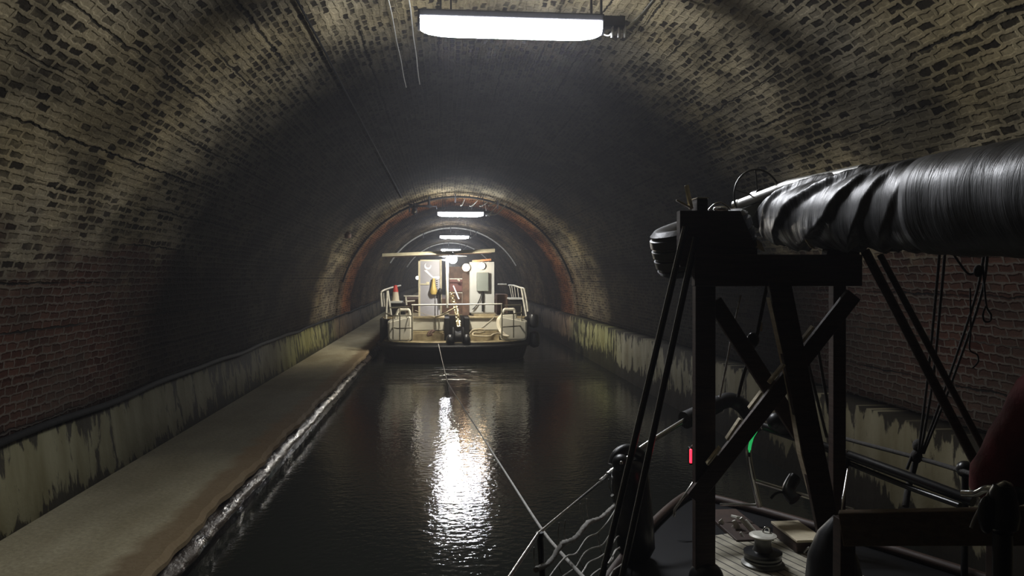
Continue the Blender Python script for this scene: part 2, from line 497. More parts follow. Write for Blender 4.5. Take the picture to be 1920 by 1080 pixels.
def lathe(bm, base, prof, seg=24, axis=V((0, 0, 1))):
    """turned body: prof is a list of (radius, height) along axis from base"""
    base = V(base)
    s, u = frame(axis, V((0, 1, 0)))
    a = axis.normalized()
    rings = []
    for (r, h) in prof:
        r = max(r, 1e-4)
        rings.append([bm.verts.new(base + a * h + (s * math.cos(2 * PI * k / seg) + u * math.sin(2 * PI * k / seg)) * r) for k in range(seg)])
    for A, B in zip(rings, rings[1:]):
        for k in range(seg):
            f = bm.faces.new((A[k], A[(k + 1) % seg], B[(k + 1) % seg], B[k]))
            f.smooth = True
    fs = [bm.faces.new(rings[0][::-1]), bm.faces.new(rings[-1])]
    bmesh.ops.recalc_face_normals(bm, faces=bm.faces[:])
    for f in fs:
        for e in f.edges:
            e.smooth = False
    for R in rings[1:-1]:
        for k in range(seg):
            e = bm.edges.get((R[k], R[(k + 1) % seg]))
            if e and len(e.link_faces) == 2 and e.calc_face_angle(0) > 0.7:
                e.smooth = False
def prism(bm, pts, ext):
    """closed outline pts pushed along ext"""
    a = [bm.verts.new(V(p)) for p in pts]
    b = [bm.verts.new(V(p) + V(ext)) for p in pts]
    n = len(pts)
    fs = [bm.faces.new(a), bm.faces.new(b[::-1])]
    for i in range(n):
        fs.append(bm.faces.new((a[i], b[i], b[(i + 1) % n], a[(i + 1) % n])))
    bmesh.ops.recalc_face_normals(bm, faces=fs)
def ball(bm, c, r, sc=(1, 1, 1), seg=18):
    rr = bmesh.ops.create_uvsphere(bm, u_segments=seg, v_segments=seg // 2, radius=1.0)
    for v in rr['verts']:
        v.co = V(c) + V((v.co.x * r * sc[0], v.co.y * r * sc[1], v.co.z * r * sc[2]))
        for f in v.link_faces:
            f.smooth = True
def BM():
    return bmesh.new()

# ------------------------------------------------------------------ object helpers
def thing(name, label, cat, loc=(0, 0, 0), group=None):
    o = bpy.data.objects.new(name, None)
    o.empty_display_size = 0.1
    COL.objects.link(o)
    o.location = V(loc)
    o['label'] = label; o['category'] = cat
    if group:
        o['group'] = group
    return o
def root_loc(o):
    p = V((0, 0, 0))
    while o is not None:
        p = p + o.location
        o = o.parent
    return p
def part(name, bm, m, parent, label=None):
    off = root_loc(parent)
    for v in bm.verts:
        v.co -= off
    me = bpy.data.meshes.new(name)
    bm.to_mesh(me); bm.free()
    me.materials.append(m)
    o = bpy.data.objects.new(name, me)
    COL.objects.link(o)
    o.parent = parent
    if label:
        o['label'] = label
    return o
def single(name, bm, m, label, cat, group=None, kind=None):
    xs = [v.co for v in bm.verts]
    base = V(((min(c.x for c in xs) + max(c.x for c in xs)) / 2, (min(c.y for c in xs) + max(c.y for c in xs)) / 2, min(c.z for c in xs)))
    for v in bm.verts:
        v.co -= base
    me = bpy.data.meshes.new(name)
    bm.to_mesh(me); bm.free()
    me.materials.append(m)
    o = bpy.data.objects.new(name, me)
    COL.objects.link(o)
    o.location = base
    if label:
        o['label'] = label; o['category'] = cat
    if group:
        o['group'] = group
    if kind:
        o['kind'] = kind
    return o
def struct(name, bm, m, label, cat):
    me = bpy.data.meshes.new(name)
    bm.to_mesh(me); bm.free()
    me.materials.append(m)
    o = bpy.data.objects.new(name, me)
    COL.objects.link(o)
    o['kind'] = 'structure'
    o['label'] = label; o['category'] = cat
    return o
def copy_tree(o, loc=None, label=None, parent=None):
    c = o.copy()
    COL.objects.link(c)
    if parent is not None:
        c.parent = parent
    if loc is not None:
        c.location = loc
    if label:
        c['label'] = label
    for ch in list(o.children):
        copy_tree(ch, None, None, c)
    return c

# ================================================================== SETTING
def sheet(profile, ys, thick_out, uvoff=0.0):
    """surface through (x, z) profile swept along y, with UVs in metres and a thick back"""
    bm = BM()
    uvl = bm.loops.layers.uv.new('UVMap')
    L = [0.0]
    for a, b in zip(profile, profile[1:]):
        L.append(L[-1] + math.dist(a, b))
    grid = [[bm.verts.new((x, y, z)) for (x, z) in profile] for y in ys]
    for j in range(len(ys) - 1):
        for i in range(len(profile) - 1):
            f = bm.faces.new((grid[j][i], grid[j][i + 1], grid[j + 1][i + 1], grid[j + 1][i]))
            f.smooth = True
            for lp, (jj, ii) in zip(f.loops, ((j, i), (j, i + 1), (j + 1, i + 1), (j + 1, i))):
                lp[uvl].uv = (ys[jj], L[ii] + uvoff)
    return bm
ARC = [(AX + AR * math.cos(PI * k / 96), AZ + AR * math.sin(PI * k / 96)) for k in range(97)]
YS = [Y0 + (Y1 - Y0) * k / 80 for k in range(81)]
bm = sheet(ARC, YS, 0.4)
v_o = struct('ceiling', bm, M['brick'], 'lime-stained brick barrel vault over the whole canal', 'ceiling')
so = v_o.modifiers.new('thick', 'SOLIDIFY'); so.thickness = 0.35; so.offset = -1
PR = [(AX + AR - 0.02, -1.2), (AX + AR, 0.2), (AX + AR, AZ + 0.02)]
bm = sheet([(AX + AR, AZ + 0.01), (AX + AR + 0.0, 0.6), (AX + AR - 0.01, -1.2)], YS, 0.4)
for f in bm.faces: f.normal_flip()
wr = struct('wall_right', bm, M['plaster_r'], 'low right tunnel wall with peeling pale render above the water', 'wall')
so = wr.modifiers.new('thick', 'SOLIDIFY'); so.thickness = 0.35; so.offset = 1
bm = sheet([(AX - AR, AZ + 0.01), (PATH_X0, PATH_Z - 0.3)], YS, 0.4)
wl = struct('wall_left', bm, M['plaster_l'], 'low left tunnel wall of blotchy render behind the towpath', 'wall')
so = wl.modifiers.new('thick', 'SOLIDIFY'); so.thickness = 0.35; so.offset = -1

# towpath: a slab with a ragged worn edge
random.seed(3)
def ragged(y, amp, seed):
    return amp * (math.sin(y * 2.1 + seed) * 0.5 + math.sin(y * 5.3 + seed * 2.3) * 0.3 + math.sin(y * 13.7 + seed * 5.1) * 0.25)
ysd = [Y0 + 0.08 * k for k in range(int((60 - Y0) / 0.08))] + [60 + 3 * k for k in range(31)]
bm = BM()
prev = None
for y in ysd:
    e = PATH_X1 + ragged(y, 0.035, 1.0)
    row = [bm.verts.new((PATH_X0 - 0.06, y, PATH_Z)), bm.verts.new((-2.9, y, PATH_Z + 0.012 * math.sin(y * .7))),
           bm.verts.new((e - 0.05, y, PATH_Z - 0.004 + ragged(y, 0.008, 3))), bm.verts.new((e, y, PATH_Z - 0.035 + ragged(y, 0.012, 4))),
           bm.verts.new((e + 0.0, y, 0.27)), bm.verts.new((e - 0.1, y, 0.22)), bm.verts.new((PATH_X0 - 0.06, y, 0.22))]
    if prev:
        for i in range(6):
            bm.faces.new((prev[i], prev[i + 1], row[i + 1], row[i]))
    prev = row
bmesh.ops.recalc_face_normals(bm, faces=bm.faces[:])
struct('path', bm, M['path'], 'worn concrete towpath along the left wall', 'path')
# quay face below it, with a wet timber waling half way up
bm = BM()
prev = None
for y in ysd:
    r1 = ragged(y, 0.03, 7); r2 = ragged(y, 0.02, 9)
    row = [bm.verts.new((-2.35, y, 0.225)), bm.verts.new((-2.21 + r2, y, 0.225)), bm.verts.new((-2.165 + r2 * .5, y, 0.215 + r2 * .3)), bm.verts.new((-2.105 + r1 * .6, y, 0.19 + r2 * .4)),
           bm.verts.new((-2.080 + r1 * .6, y, 0.15 + r2 * .3)), bm.verts.new((-2.095 + r1 * .6, y, 0.11)), bm.verts.new((-2.13 + r2 * .4, y, 0.085)), bm.verts.new((-2.13, y, -1.2)), bm.verts.new((-2.35, y, -1.2))]
    if prev:
        for i in range(8):
            f = bm.faces.new((prev[i], prev[i + 1], row[i + 1], row[i]))
            f.smooth = True
    prev = row
bmesh.ops.recalc_face_normals(bm, faces=bm.faces[:])
struct('kerb', bm, M['quay'], 'wet ragged stone edge between towpath and water', 'kerb')
# canal water
bm = BM()
box(bm, (-2.3, Y0, -0.5), (AX + AR + 0.1, Y1, 0.0))
struct('water', bm, M['water'], 'dark rippled canal water filling the tunnel floor', 'water')
# broken white ledge on the right waterline
bm = BM()
y = 7.0
random.seed(11)
while y < 34:
    l = random.uniform(0.25, 0.9)
    box(bm, (AX + AR - 0.055, y, -0.02), (AX + AR + 0.02, y + l, 0.035 + random.uniform(0, .012)), 0.008)
    y += l + random.uniform(0.06, 0.22)
struct('trim_1', bm, M['grey_cable'], 'broken pale ledge along the right waterline', 'ledge')
# projecting arch ring where the lining changes
def arch_ring(y0, y1, t):
    bm = BM()
    uvl = bm.loops.layers.uv.new('UVMap')
    n = 72
    rings = []
    for k in range(n + 1):
        a = PI * k / n
        rows = []
        for (r, y) in ((AR + 0.05, y0), (AR - t, y0), (AR - t, y1), (AR + 0.05, y1)):
            rows.append(bm.verts.new((AX + r * math.cos(a), y, AZ + r * math.sin(a))))
        rings.append(rows)
    for k in range(n):
        for i in range(3):
            f = bm.faces.new((rings[k][i], rings[k][i + 1], rings[k + 1][i + 1], rings[k + 1][i]))
            for lp in f.loops:
                v = lp.vert.co
                lp[uvl].uv = (v.y + (v - V((AX, v.y, AZ))).length, AR * math.atan2(v.z - AZ, v.x - AX))
    bmesh.ops.recalc_face_normals(bm, faces=bm.faces[:])
    return bm
struct('trim_2', arch_ring(26.75, 30.4, 0.07), M['brick'], 'rust-stained brick arch ring projecting from the vault near the tug', 'arch')

# ================================================================== LAMPS
LX, LZ = 0.57, 4.58
LAMP_Y = [6.5, 26.0, 41.2, 61.7, 80.0, 99.0]
def build_lamp(y, label):
    t = thing('ceiling_lamp', label, 'lamp', (LX, y, LZ), 'fluorescent lamps under the vault')
    c = V((LX, y, LZ))
    half = 0.76
    b = BM(); box(b, c + V((-half - 0.02, -0.075, 0.055)), c + V((half + 0.02, 0.075, 0.125)), 0.015)
    part('housing', b, M['housing'], t)
    # rounded diffuser trough below the housing
    b = BM()
    prof = [(-0.075, 0.055)] + [(0.085 * math.cos(PI + PI * k / 12), 0.03 + 0.115 * math.sin(PI + PI * k / 12)) for k in range(13)] + [(0.075, 0.055)]
    rows = []
    for (x, k) in ((-half, 0.62), (-half + 0.02, 0.72), (-half + 0.07, 0.86), (-half + 0.16, 0.96), (-half + 0.28, 1), (half - 0.28, 1), (half - 0.16, 0.96), (half - 0.07, 0.86), (half - 0.02, 0.72), (half, 0.62)):
        rows.append([b.verts.new(c + V((x, p[0], 0.055 + (p[1] - 0.055) * k))) for p in prof])
    for A, B in zip(rows, rows[1:]):
        for i in range(len(prof) - 1):
            f = b.faces.new((A[i], A[i + 1], B[i + 1], B[i])); f.smooth = True
    bmesh.ops.recalc_face_normals(b, faces=b.faces[:])
    # outward normals
    for f in b.faces:
        if f.normal.dot(f.calc_center_median() - (c + V((0, 0, 0.05)))) < 0:
            f.normal_flip()
    part('diffuser', b, M['lamp'], t, 'glowing white diffuser')
    for s in (-1, 1):
        b = BM()
        prism(b, [c + V((s * half, p[0] * 1.02, 0.055 + (p[1] - 0.055) * 0.64)) for p in prof], (s * 0.022, 0, 0))
        part('end_cap', b, M['housing'], t)
    for x in (-0.55, 0.72):
        b = BM()
        top = AZ + math.sqrt(AR ** 2 - (LX + x - AX) ** 2) + 0.02
        box(b, (LX + x - 0.05, y - 0.02, LZ + 0.12), (LX + x - 0.035, y + 0.02, top))
        box(b, (LX + x + 0.035, y - 0.02, LZ + 0.12), (LX + x + 0.05, y + 0.02, top))
        part('hanger', b, M['housing'], t)
    b = BM(); box(b, c + V((half + 0.02, -0.05, 0.03)), c + V((half + 0.20, 0.05, 0.12)), 0.01)
    part('junction_box', b, M['housing'], t)
    b = BM()
    j = c + V((half + 0.15, -0.02, 0.0))
    for k in (-1, 0, 1):
        lathe(b, j + V((0.055 * k, 0, -0.06)), [(0.0, 0), (0.014, 0.0), (0.016, 0.03), (0.01, 0.09)], 10)
    part('cable_gland', b, M['galv'], t)
    b = BM()
    tube(b, smooth_pts([j + V((0.05, 0, 0.01)), j + V((0.10, 0.06, 0.05)), j + V((0.26, 0.22, 0.22)), j + V((0.42, 0.30, 0.42))]), 0.015, 8)
    tube(b, smooth_pts([j + V((-0.06, 0, 0.1)), j + V((-0.05, 0, 0.02)), j + V((-0.03, 0.3, 0.05)), j + V((-0.02, 1.0, 0.32)), j + V((0.0, 2.0, 0.60))]), 0.006, 8)
    part('supply_cable', b, M['grey_cable'], t)
    return t
L_LABELS = ['large bright fluorescent lamp hanging nearest, at the top of the photo', 'second fluorescent lamp, hanging before the rust-stained arch ring',
            'third fluorescent lamp, seen between the second lamp and the tug roof', 'fourth fluorescent lamp, seen just over the tug roof',
            'fifth fluorescent lamp, seen behind the tug cabin', 'sixth and farthest fluorescent lamp, deep down the tunnel']
lamp0 = build_lamp(LAMP_Y[0], L_LABELS[0])
for y, lb in zip(LAMP_Y[1:], L_LABELS[1:]):
    copy_tree(lamp0, (LX, y, LZ), lb)

# arched feed cables on the vault beside the lamps
def vault_pt(a, y, off=0.03):
    return V((AX + (AR - off) * math.cos(a), y, AZ + (AR - off) * math.sin(a)))
for (y, lb, n0, n1, mt) in ((26.55, 'dark feed cable arching over the second fluorescent lamp', 0.28, 2.85, 'black_cable'),
                            (44.5, 'pale feed cable arching over the third fluorescent lamp', 0.5, 2.6, 'grey_cable'),
                            (64.5, 'pale feed cable arching over the fourth fluorescent lamp', 0.5, 2.6, 'grey_cable')):
    t = thing('arch_cable', lb, 'cable', vault_pt(n0, y), 'feed cables arching across the vault')
    b = BM()
    tube(b, [vault_pt(n0 + (n1 - n0) * k / 40, y, 0.10 if y < 30 else 0.05) for k in range(41)], 0.035 if y < 30 else 0.045, 8)
    part('conduit', b, M[mt], t)
    for a in (1.25, 1.60, 1.98):
        b = BM()
        p = vault_pt(a, y - 0.05, 0.0)
        box(b, p + V((-0.025, -0.02, -0.30)), p + V((0.025, 0.02, 0.02)))
        part('hook', b, M['housing'], t)
# pale loose wires curling above the second lamp
for i, (x0, y0, x1, y1, lb) in enumerate(((871, 373, 864, 386, 'leftmost of four pale wire ends curling above the second lamp'),
                                     (895, 376, 881, 387, 'second from left of four pale wire ends above the second lamp'),
                                     (914, 379, 899, 387, 'second from right of four pale wire ends above the second lamp'),
                                     (930, 379, 916, 386, 'rightmost of four pale wire ends curling above the second lamp'))):
    b = BM()
    tube(b, smooth_pts([P(x0, y0, 26.3), P((x0 * .4 + x1 * .6), (y0 * .3 + y1 * .7) + 0.5, 26.2), P(x1, y1, 26.1)]), 0.02, 8)
    single('loose_wire', b, M['grey_cable'], lb, 'wire', 'pale wire ends above the second lamp')
b = BM()
tube(b, smooth_pts([P(918, 403, 26.0), P(930, 402, 26.1), P(940, 394, 26.2), P(948, 384, 26.4), P(952, 381, 26.6)]), 0.016, 8)
single('loose_wire', b, M['grey_cable'], 'pale wire leaving the right end of the second lamp', 'wire')
# bracket arm and hanging fitting left of the second lamp
t = thing('bracket_arm', 'dark pipe bracket hanging left of the second lamp', 'bracket', P(800, 368, 26.3))
b = BM(); tube(b, smooth_pts([P(758, 377, 26.3), P(768, 383, 26.3), P(783, 386, 26.3), P(808, 387, 26.3)]), 0.035, 8); tube(b, [P(808, 387, 26.3), P(818, 387, 26.3), P(819, 392, 26.3)], 0.02, 8)
part('pipe', b, M['housing'], t)
b = BM(); tube(b, [P(804, 364, 26.3), P(805, 390, 26.3)], 0.035, 8); box(b, P(802, 389, 26.3) - V((.03, .03, 0)), P(808, 384, 26.3) + V((.03, .03, 0)))
part('hanger', b, M['housing'], t)
t = thing('hanging_fitting', 'small dark fitting with a bright glint under the pipe bracket', 'fitting', P(777, 392, 26.25))
b = BM(); lathe(b, P(777, 403, 26.25), [(0.03, 0), (0.09, 0.06), (0.11, 0.14), (0.07, 0.22), (0.16, 0.24), (0.05, 0.29), (0.03, 0.40)], 16)
part('body', b, M['housing'], t)
b = BM(); ball(b, P(778.5, 397, 26.13), 0.045)
part('lens', b, M['steel'], t, 'shiny round glint')
b = BM(); lathe(b, P(652, 442, 22.0), [(0.0, -.08), (0.09, -0.06), (0.10, 0.04), (0.03, 0.12)], 14)
b.verts.ensure_lookup_table()
single('wall_box', b, M['rust'], 'small rusty box fixed high on the left haunch of the vault', 'box')

# overhead wires and the long cable on the left wall
for (s, r, lb, mt) in ((-0.197, 0.006, 'thin pale overhead wire, the left one of two beside the nearest lamp', 'grey_cable'),
                   (-0.1236, 0.008, 'thin pale overhead wire, the right one of two beside the nearest lamp', 'grey_cable'),
                   (-0.527, 0.012, 'dark cable running along the vault left of the two pale overhead wires', 'black_cable')):
    A = 1 + s * s; Bq = -2 * s * AX + 2 * (2.5 - AZ); Cq = AX ** 2 + (2.5 - AZ) ** 2 - (AR - 0.03) ** 2
    h = (-Bq + math.sqrt(Bq * Bq - 4 * A * Cq)) / (2 * A)
    b = BM()
    yend = 11 if r < 0.01 else 24
    tube(b, [V((s * h + 0.003 * math.sin(k * 1.7), -2 + (yend + 2) * k / 30, 2.5 + h - 0.004 * (k % 3 == 1))) for k in range(31)], r, 6)
    single('overhead_wire', b, M[mt], lb, 'wire')
b = BM()
pts = []
for k in range(160):
    y = -4 + 0.3 * k
    sag = 0.03 * abs(math.sin(y * 0.55)) + 0.012 * math.sin(y * 2.3)
    z = AZ + 0.03 - sag
    pts.append(V((AX - AR + 0.045 + (0 if z > AZ else 0.13 * (AZ - z) / 0.8), y, z)))
tube(b, pts, 0.035, 8)
single('wall_cable', b, M['black_cable'], 'thick black cable sagging along the left wall above the towpath', 'cable')

# ================================================================== TUG
TUG_X0, TUG_X1 = -1.96, 2.62
TCX = (TUG_X0 + TUG_X1) / 2; THW = (TUG_X1 - TUG_X0) / 2
def stern_outline(inset=0.0, yshift=0.0, yend=37.0):
    pts = []
    hw = THW - inset
    pts.append(V((TCX - hw, yend - 3, 0)))
    for k in range(0, 25):
        a = PI + PI * k / 24
        x = math.cos(a); y = math.sin(a)
        # super-ellipse stern
        sx = math.copysign(abs(x) ** 0.62, x); sy = -abs(y) ** 0.9
        pts.append(V((TCX + hw * sx, 24.05 + (1.9 - inset) * sy + yshift, 0)))
    pts.append(V((TCX + hw, yend - 3, 0)))
    pts.append(V((TCX + hw * .5, yend - .6, 0)))
    pts.append(V((TCX, yend, 0)))
    pts.append(V((TCX - hw * .5, yend - .6, 0)))
    return pts
tug = thing('tugboat', 'cream and black electric chain tug moored across the canal ahead', 'boat', (TCX, 22.2, 0))
def loft(b, rings):
    R = [[b.verts.new(p) for p in r] for r in rings]
    n = len(R[0])
    for A, B in zip(R, R[1:]):
        for i in range(n):
            b.faces.new((A[i], A[(i + 1) % n], B[(i + 1) % n], B[i]))
    b.faces.new(R[0][::-1]); b.faces.new(R[-1])
    bmesh.ops.recalc_face_normals(b, faces=b.faces[:])
b = BM()
loft(b, [[p + V((0, 0, -0.4)) for p in stern_outline(0.35)], [p + V((0, 0, 0.1)) for p in stern_outline(0.12)], [p + V((0, 0, 0.5)) for p in stern_outline(0.0)], [p + V((0, 0, 0.58)) for p in stern_outline(0.03)]])
part('hull', b, M['hull_black'], tug)
b = BM()
loft(b, [[p + V((0, 0, 0.56)) for p in stern_outline(0.07)], [p + V((0, 0, 0.60)) for p in stern_outline(0.07)]])
part('stern_deck', b, M['tug_deck'], tug)
# black rubbing strake with bulges
b = BM()
o = stern_outline(-0.0)
for i in range(0, 27):
    o[i] = o[i] + V((0, 0, 0.46))
tube(b, o[1:27], 0.065, 8)
part('rubbing_strake', b, M['hull_black'], tug)
# black side walls of the after hull, up to the raised deck
for s in (-1, 1):
    b = BM()
    x = TCX + s * (THW - 0.06)
    box(b, (min(x, x - s * 0.1), 23.3, 0.5), (max(x, x - s * 0.1), 33.5, 1.25), 0.02)
    part('side_wall', b, M['hull_black'], tug)
RD = 1.27
b = BM(); box(b, (TUG_X0 + 0.12, 23.6, RD - 0.06), (0.0, 33, RD)); box(b, (0.78, 23.6, RD - 0.06), (TUG_X1 - 0.12, 33, RD)); box(b, (-.1, 24.4, RD - 0.06), (0.9, 33, RD))
part('raised_deck', b, M['tug_deck'], tug)
# transom panels of the raised deck
def wx(px, d): return P(px, 540, d).x
def wz(py, d): return P(850, py, d).z
for (a, c_) in ((772, 833.5), (880, 936)):
    b = BM(); box(b, (wx(a, 23.1), 23.1, wz(619, 23.1)), (wx(c_, 23.1), 23.62, wz(597, 23.1)), 0.01)
    part('transom_panel', b, M['white'], tug, 'cream panel under the raised deck')
    b = BM(); box(b, (wx(a, 23.1), 23.04, wz(597, 23.1)), (wx(c_, 23.1), 23.66, wz(594, 23.1)), 0.01)
    part('panel_cap', b, M['tug_deck'], tug)
    b = BM(); box(b, (wx(a, 23.0), 22.92, 0.59), (wx(c_, 23.0), 23.3, wz(625, 23.0)), 0.01); box(b, (wx(a, 23.0), 23.0, wz(625, 23)), (wx(c_, 23.0), 23.3, wz(620.5, 23.0)), 0.01)
    part('step', b, M['tug_deck'], tug)
# rounded cream bulwark corners
for (a, c_, ya, yc) in ((727, 772, 602, 591), (988.5, 938, 602, 593)):
    b = BM()
    d = 22.75
    x0, x1 = wx(a, d), wx(c_, d)
    n = 12
    zb = 0.60
    s = 1 if x1 > x0 else -1
    top = [(x0, wz(ya, d)), (x0 + (x1 - x0) * .45, wz(ya * .55 + yc * .45, d)), (x1 - s * 0.06, wz(yc, d)), (x1, wz(yc + 4, d))]
    out = [V((x0, d + 0.30, zb)), V((x0 + s * 0.12, d, zb))] if False else None
    pts = [(x0, zb + 0.14), (x0 + s * 0.03, zb + .03), (x0 + s * 0.12, zb)] + [(x1 - s * 0.12, zb), (x1 - s * 0.03, zb + .04), (x1, zb + 0.14)] + top[::-1]
    prism(b, [V((p[0], d, p[1])) for p in pts], (0, 0.85, 0))
    es = [e for e in b.edges if all(abs(v.co.y - d) < 1e-4 for v in e.verts)]
    bmesh.ops.bevel(b, geom=es, offset=0.05, segments=3, affect='EDGES')
    part('bulwark', b, M['white'], tug, 'cream rounded bulwark corner')
    # fairlead: open cream horn ring standing on the bulwark
    cx = wx(757 if a < 800 else 955, 22.9)
    z0 = wz(592, 22.9)
    b = BM()
    sc = 1 / 63.3
    tube(b, smooth_pts([V((cx - 15 * sc, 22.9, z0 - 5 * sc)), V((cx - 13 * sc, 22.9, z0 + 4 * sc)), V((cx - 9 * sc, 22.9, z0 + 11 * sc)), V((cx - 4 * sc, 22.9, z0 + 11.5 * sc)), V((cx + 4 * sc, 22.9, z0 + 11.5 * sc)), V((cx + 9 * sc, 22.9, z0 + 11 * sc)), V((cx + 11 * sc, 22.9, z0 + 4 * sc)), V((cx + 12 * sc, 22.9, z0 - 5 * sc))]), 0.045, 10)
    box(b, (cx - 0.20, 22.85, z0 - 0.12), (cx + 0.17, 22.98, z0 + 0.03), 0.02)
    for q in (-7, 7):
        tube(b, [V((cx + q * sc, 22.9, z0 + 10 * sc)), V((cx + q * sc, 22.9, z0 + 14 * sc))], 0.035, 8)
    part('fairlead', b, M['white'], tug, 'cream fairlead ring on the bulwark')
# chain slot machinery
b = BM()
box(b, (wx(833, 23.0), 22.9, 0.58), (wx(843, 23.0), 25.0, RD), 0.02); box(b, (wx(871, 23.0), 22.9, 0.58), (wx(880, 23.0), 25.0, RD), 0.02)
box(b, (wx(833, 23.0), 24.3, 0.3), (wx(880, 23.0), 24.5, RD), 0.01)
part('chain_well', b, M['hull_black'], tug)
b = BM()
c = V((wx(859, 22.4), 22.45, 0.72))
lathe(b, c - V((0.16, 0, 0)), [(0.30, 0), (0.31, 0.03), (0.20, 0.07), (0.17, 0.16), (0.20, 0.25), (0.31, 0.29), (0.30, 0.32)], 24, V((1, 0, 0)))
part('chain_pulley', b, M['hull_black'], tug)
for s in (-1, 1):
    b = BM()
    ball(b, V((c.x + s * 0.24, 22.28, 0.66)), 0.15, (0.8, 1, 1.15))
    part('pulley_guard', b, M['rubber'], tug)
# stern railings
def rail(name, segs, m, r=0.018):
    for pts in segs:
        b = BM()
        tube(b, pts, r, 8)
        part(name, b, M[m], tug)
d = 22.42
rail('top_rail', [[P(772, 572, d), P(941.5, 570, d)]], 'rail', 0.022)
for (x, y0_, y1_) in ((773, 572, 637), (941, 570, 634)):
    rail('rail_post', [[P(x, y0_, d), P(x, y1_, d + 0.05)]], 'olive_rail', 0.022)
# left gate
rail('side_rail', [[P(730, 577, d + .35), P(771, 576, d)], [P(724, 588, 23.0), P(735, 592, d + .12), P(772, 592, d)], [P(727, 612, 23.0), P(745, 616, d + .12), P(772, 615, d)]], 'olive_rail', 0.018)
for (x, y0_, y1_, dd) in ((737, 594, 636, 22.62), (749.5, 577, 639, 22.52)):
    rail('rail_post', [[P(x, y0_, dd), P(x, y1_, dd)]], 'olive_rail', 0.016)
rail('side_rail', [[P(942, 573, d), P(977, 572, d + .35)], [P(942, 589, d), P(965, 588, d + .1), P(979, 586, d + .4)], [P(942, 613, d), P(962, 612, d + .1), P(979, 610.5, d + .4)]], 'olive_rail', 0.018)
for (x, y0_, y1_, dd) in ((963, 588, 633, 22.52), (978, 573, 631, 22.8)):
    rail('rail_post', [[P(x, y0_, dd), P(x, y1_, dd)]], 'olive_rail', 0.016)
# upper side rails, left and right
d = 23.6
rail('guard_rail', [smooth_pts([P(714, 548, d), P(720, 544, d + .1), P(735, 539, d + 1), P(751, 535.5, d + 2.2)])], 'rail', 0.028)
for pts in ([P(714, 549, d), P(716, 575, d)], [P(719, 549, d + .2), P(721, 575, d + .2)], [P(726, 545, d), P(724, 598, d)], [P(727, 545, d + .1), P(733.5, 591, d + .1)]):
    rail('guard_post', [pts], 'rail', 0.030)
rail('guard_rail', [smooth_pts([P(954, 535, d + 2.0), P(963, 535.5, d + 1.2), P(975, 539, d + .3), P(983, 541, d)])], 'rail', 0.028)
rail('guard_rail', [[P(933, 533.5, d + 3), P(950, 533.5, d + 3)]], 'rail', 0.03)
for pts in ([P(978, 541, d), P(987, 593, d)], [P(983, 541, d), P(988, 566, d), P(990, 584, d)]):
    rail('guard_post', [pts], 'rail', 0.032)
for (xa, xb) in ((955.5, 960), (959.5, 963), (964.5, 967), (970, 972.5)):
    rail('guard_post', [[P(xa, 536, d + 1), P(xb, 558, d + 1)]], 'rail', 0.012)
# bench seats
for (x0, x1, yy, nm) in ((732, 754, 566, 'l'), (953, 980, 560, 'r')):
    b = BM(); box(b, (wx(x0, 24.0), 23.8, wz(yy + 2.0, 24)), (wx(x1, 24.0), 24.5, wz(yy - 1.5, 24)), 0.02)
    part('bench_top', b, M['grey_panel'], tug)
    b = BM(); box(b, (wx(x0 + 2, 24.0), 23.9, RD - 0.02), (wx(x1 - 1 + (6 if x0 < 800 else 0), 24.0), 24.6, wz(yy + 2.5, 24)), 0.01)
    part('bench_base', b, M['hull_black'], tug)
b = BM(); box(b, (wx(757, 24.0), 23.9, wz(556, 24)), (wx(785, 24), 24.0, wz(553.6, 24)), 0.01)
tube(b, [P(761, 556, 23.95), P(762, 572, 23.95)], 0.03, 8); tube(b, [P(763, 565, 23.95), P(778, 564, 23.95)], 0.025, 8)
part('cabin_rail', b, M['rail'], tug)
b = BM(); box(b, (wx(932, 24.6), 24.6, RD), (wx(952, 24.6), 25.5, wz(552, 24.6)), 0.02)
part('engine_box', b, M['rust'], tug)
# low dark deckhouse further forward
b = BM(); box(b, (wx(760, 27), 26.2, RD), (wx(955, 27), 31.5, 1.75), 0.03)
part('deckhouse', b, M['rust'], tug)
# cabin: left door panel
d = 24.0
b = BM(); box(b, (wx(787, d), d, RD), (wx(826, d), d + 0.05, wz(488, d)), 0.006)
cab = part('cabin_panel', b, M['white2'], tug, 'bluish white cabin panel')
b = BM()
box(b, (wx(784.5, d), d - 0.03, RD), (wx(788, d), d + 0.08, wz(487, d))); box(b, (wx(784.5, d), d - 0.03, wz(489.5, d)), (wx(826, d), d + 0.08, wz(487, d)))
box(b, (wx(788, d), d - 0.03, wz(534, d)), (wx(801, d), d - 0.001, wz(531.5, d))); box(b, (wx(799, d), d - 0.04, wz(534.5, d)), (wx(805, d), d - 0.001, wz(528.5, d)), 0.02)
part('panel_frame', b, M['tan'], cab)
b = BM(); box(b, (wx(824.5, d), d - 0.05, RD), (wx(828.5, d), d + 0.02, wz(486, d)))
part('door_post', b, M['olive_rail'], tug)
# narrow lit gap and the main post
b = BM(); tube(b, [P(838, 484, 22.3), P(838.5, 577, 22.45)], 0.045, 14)
part('roof_post', b, M['rail'], tug)
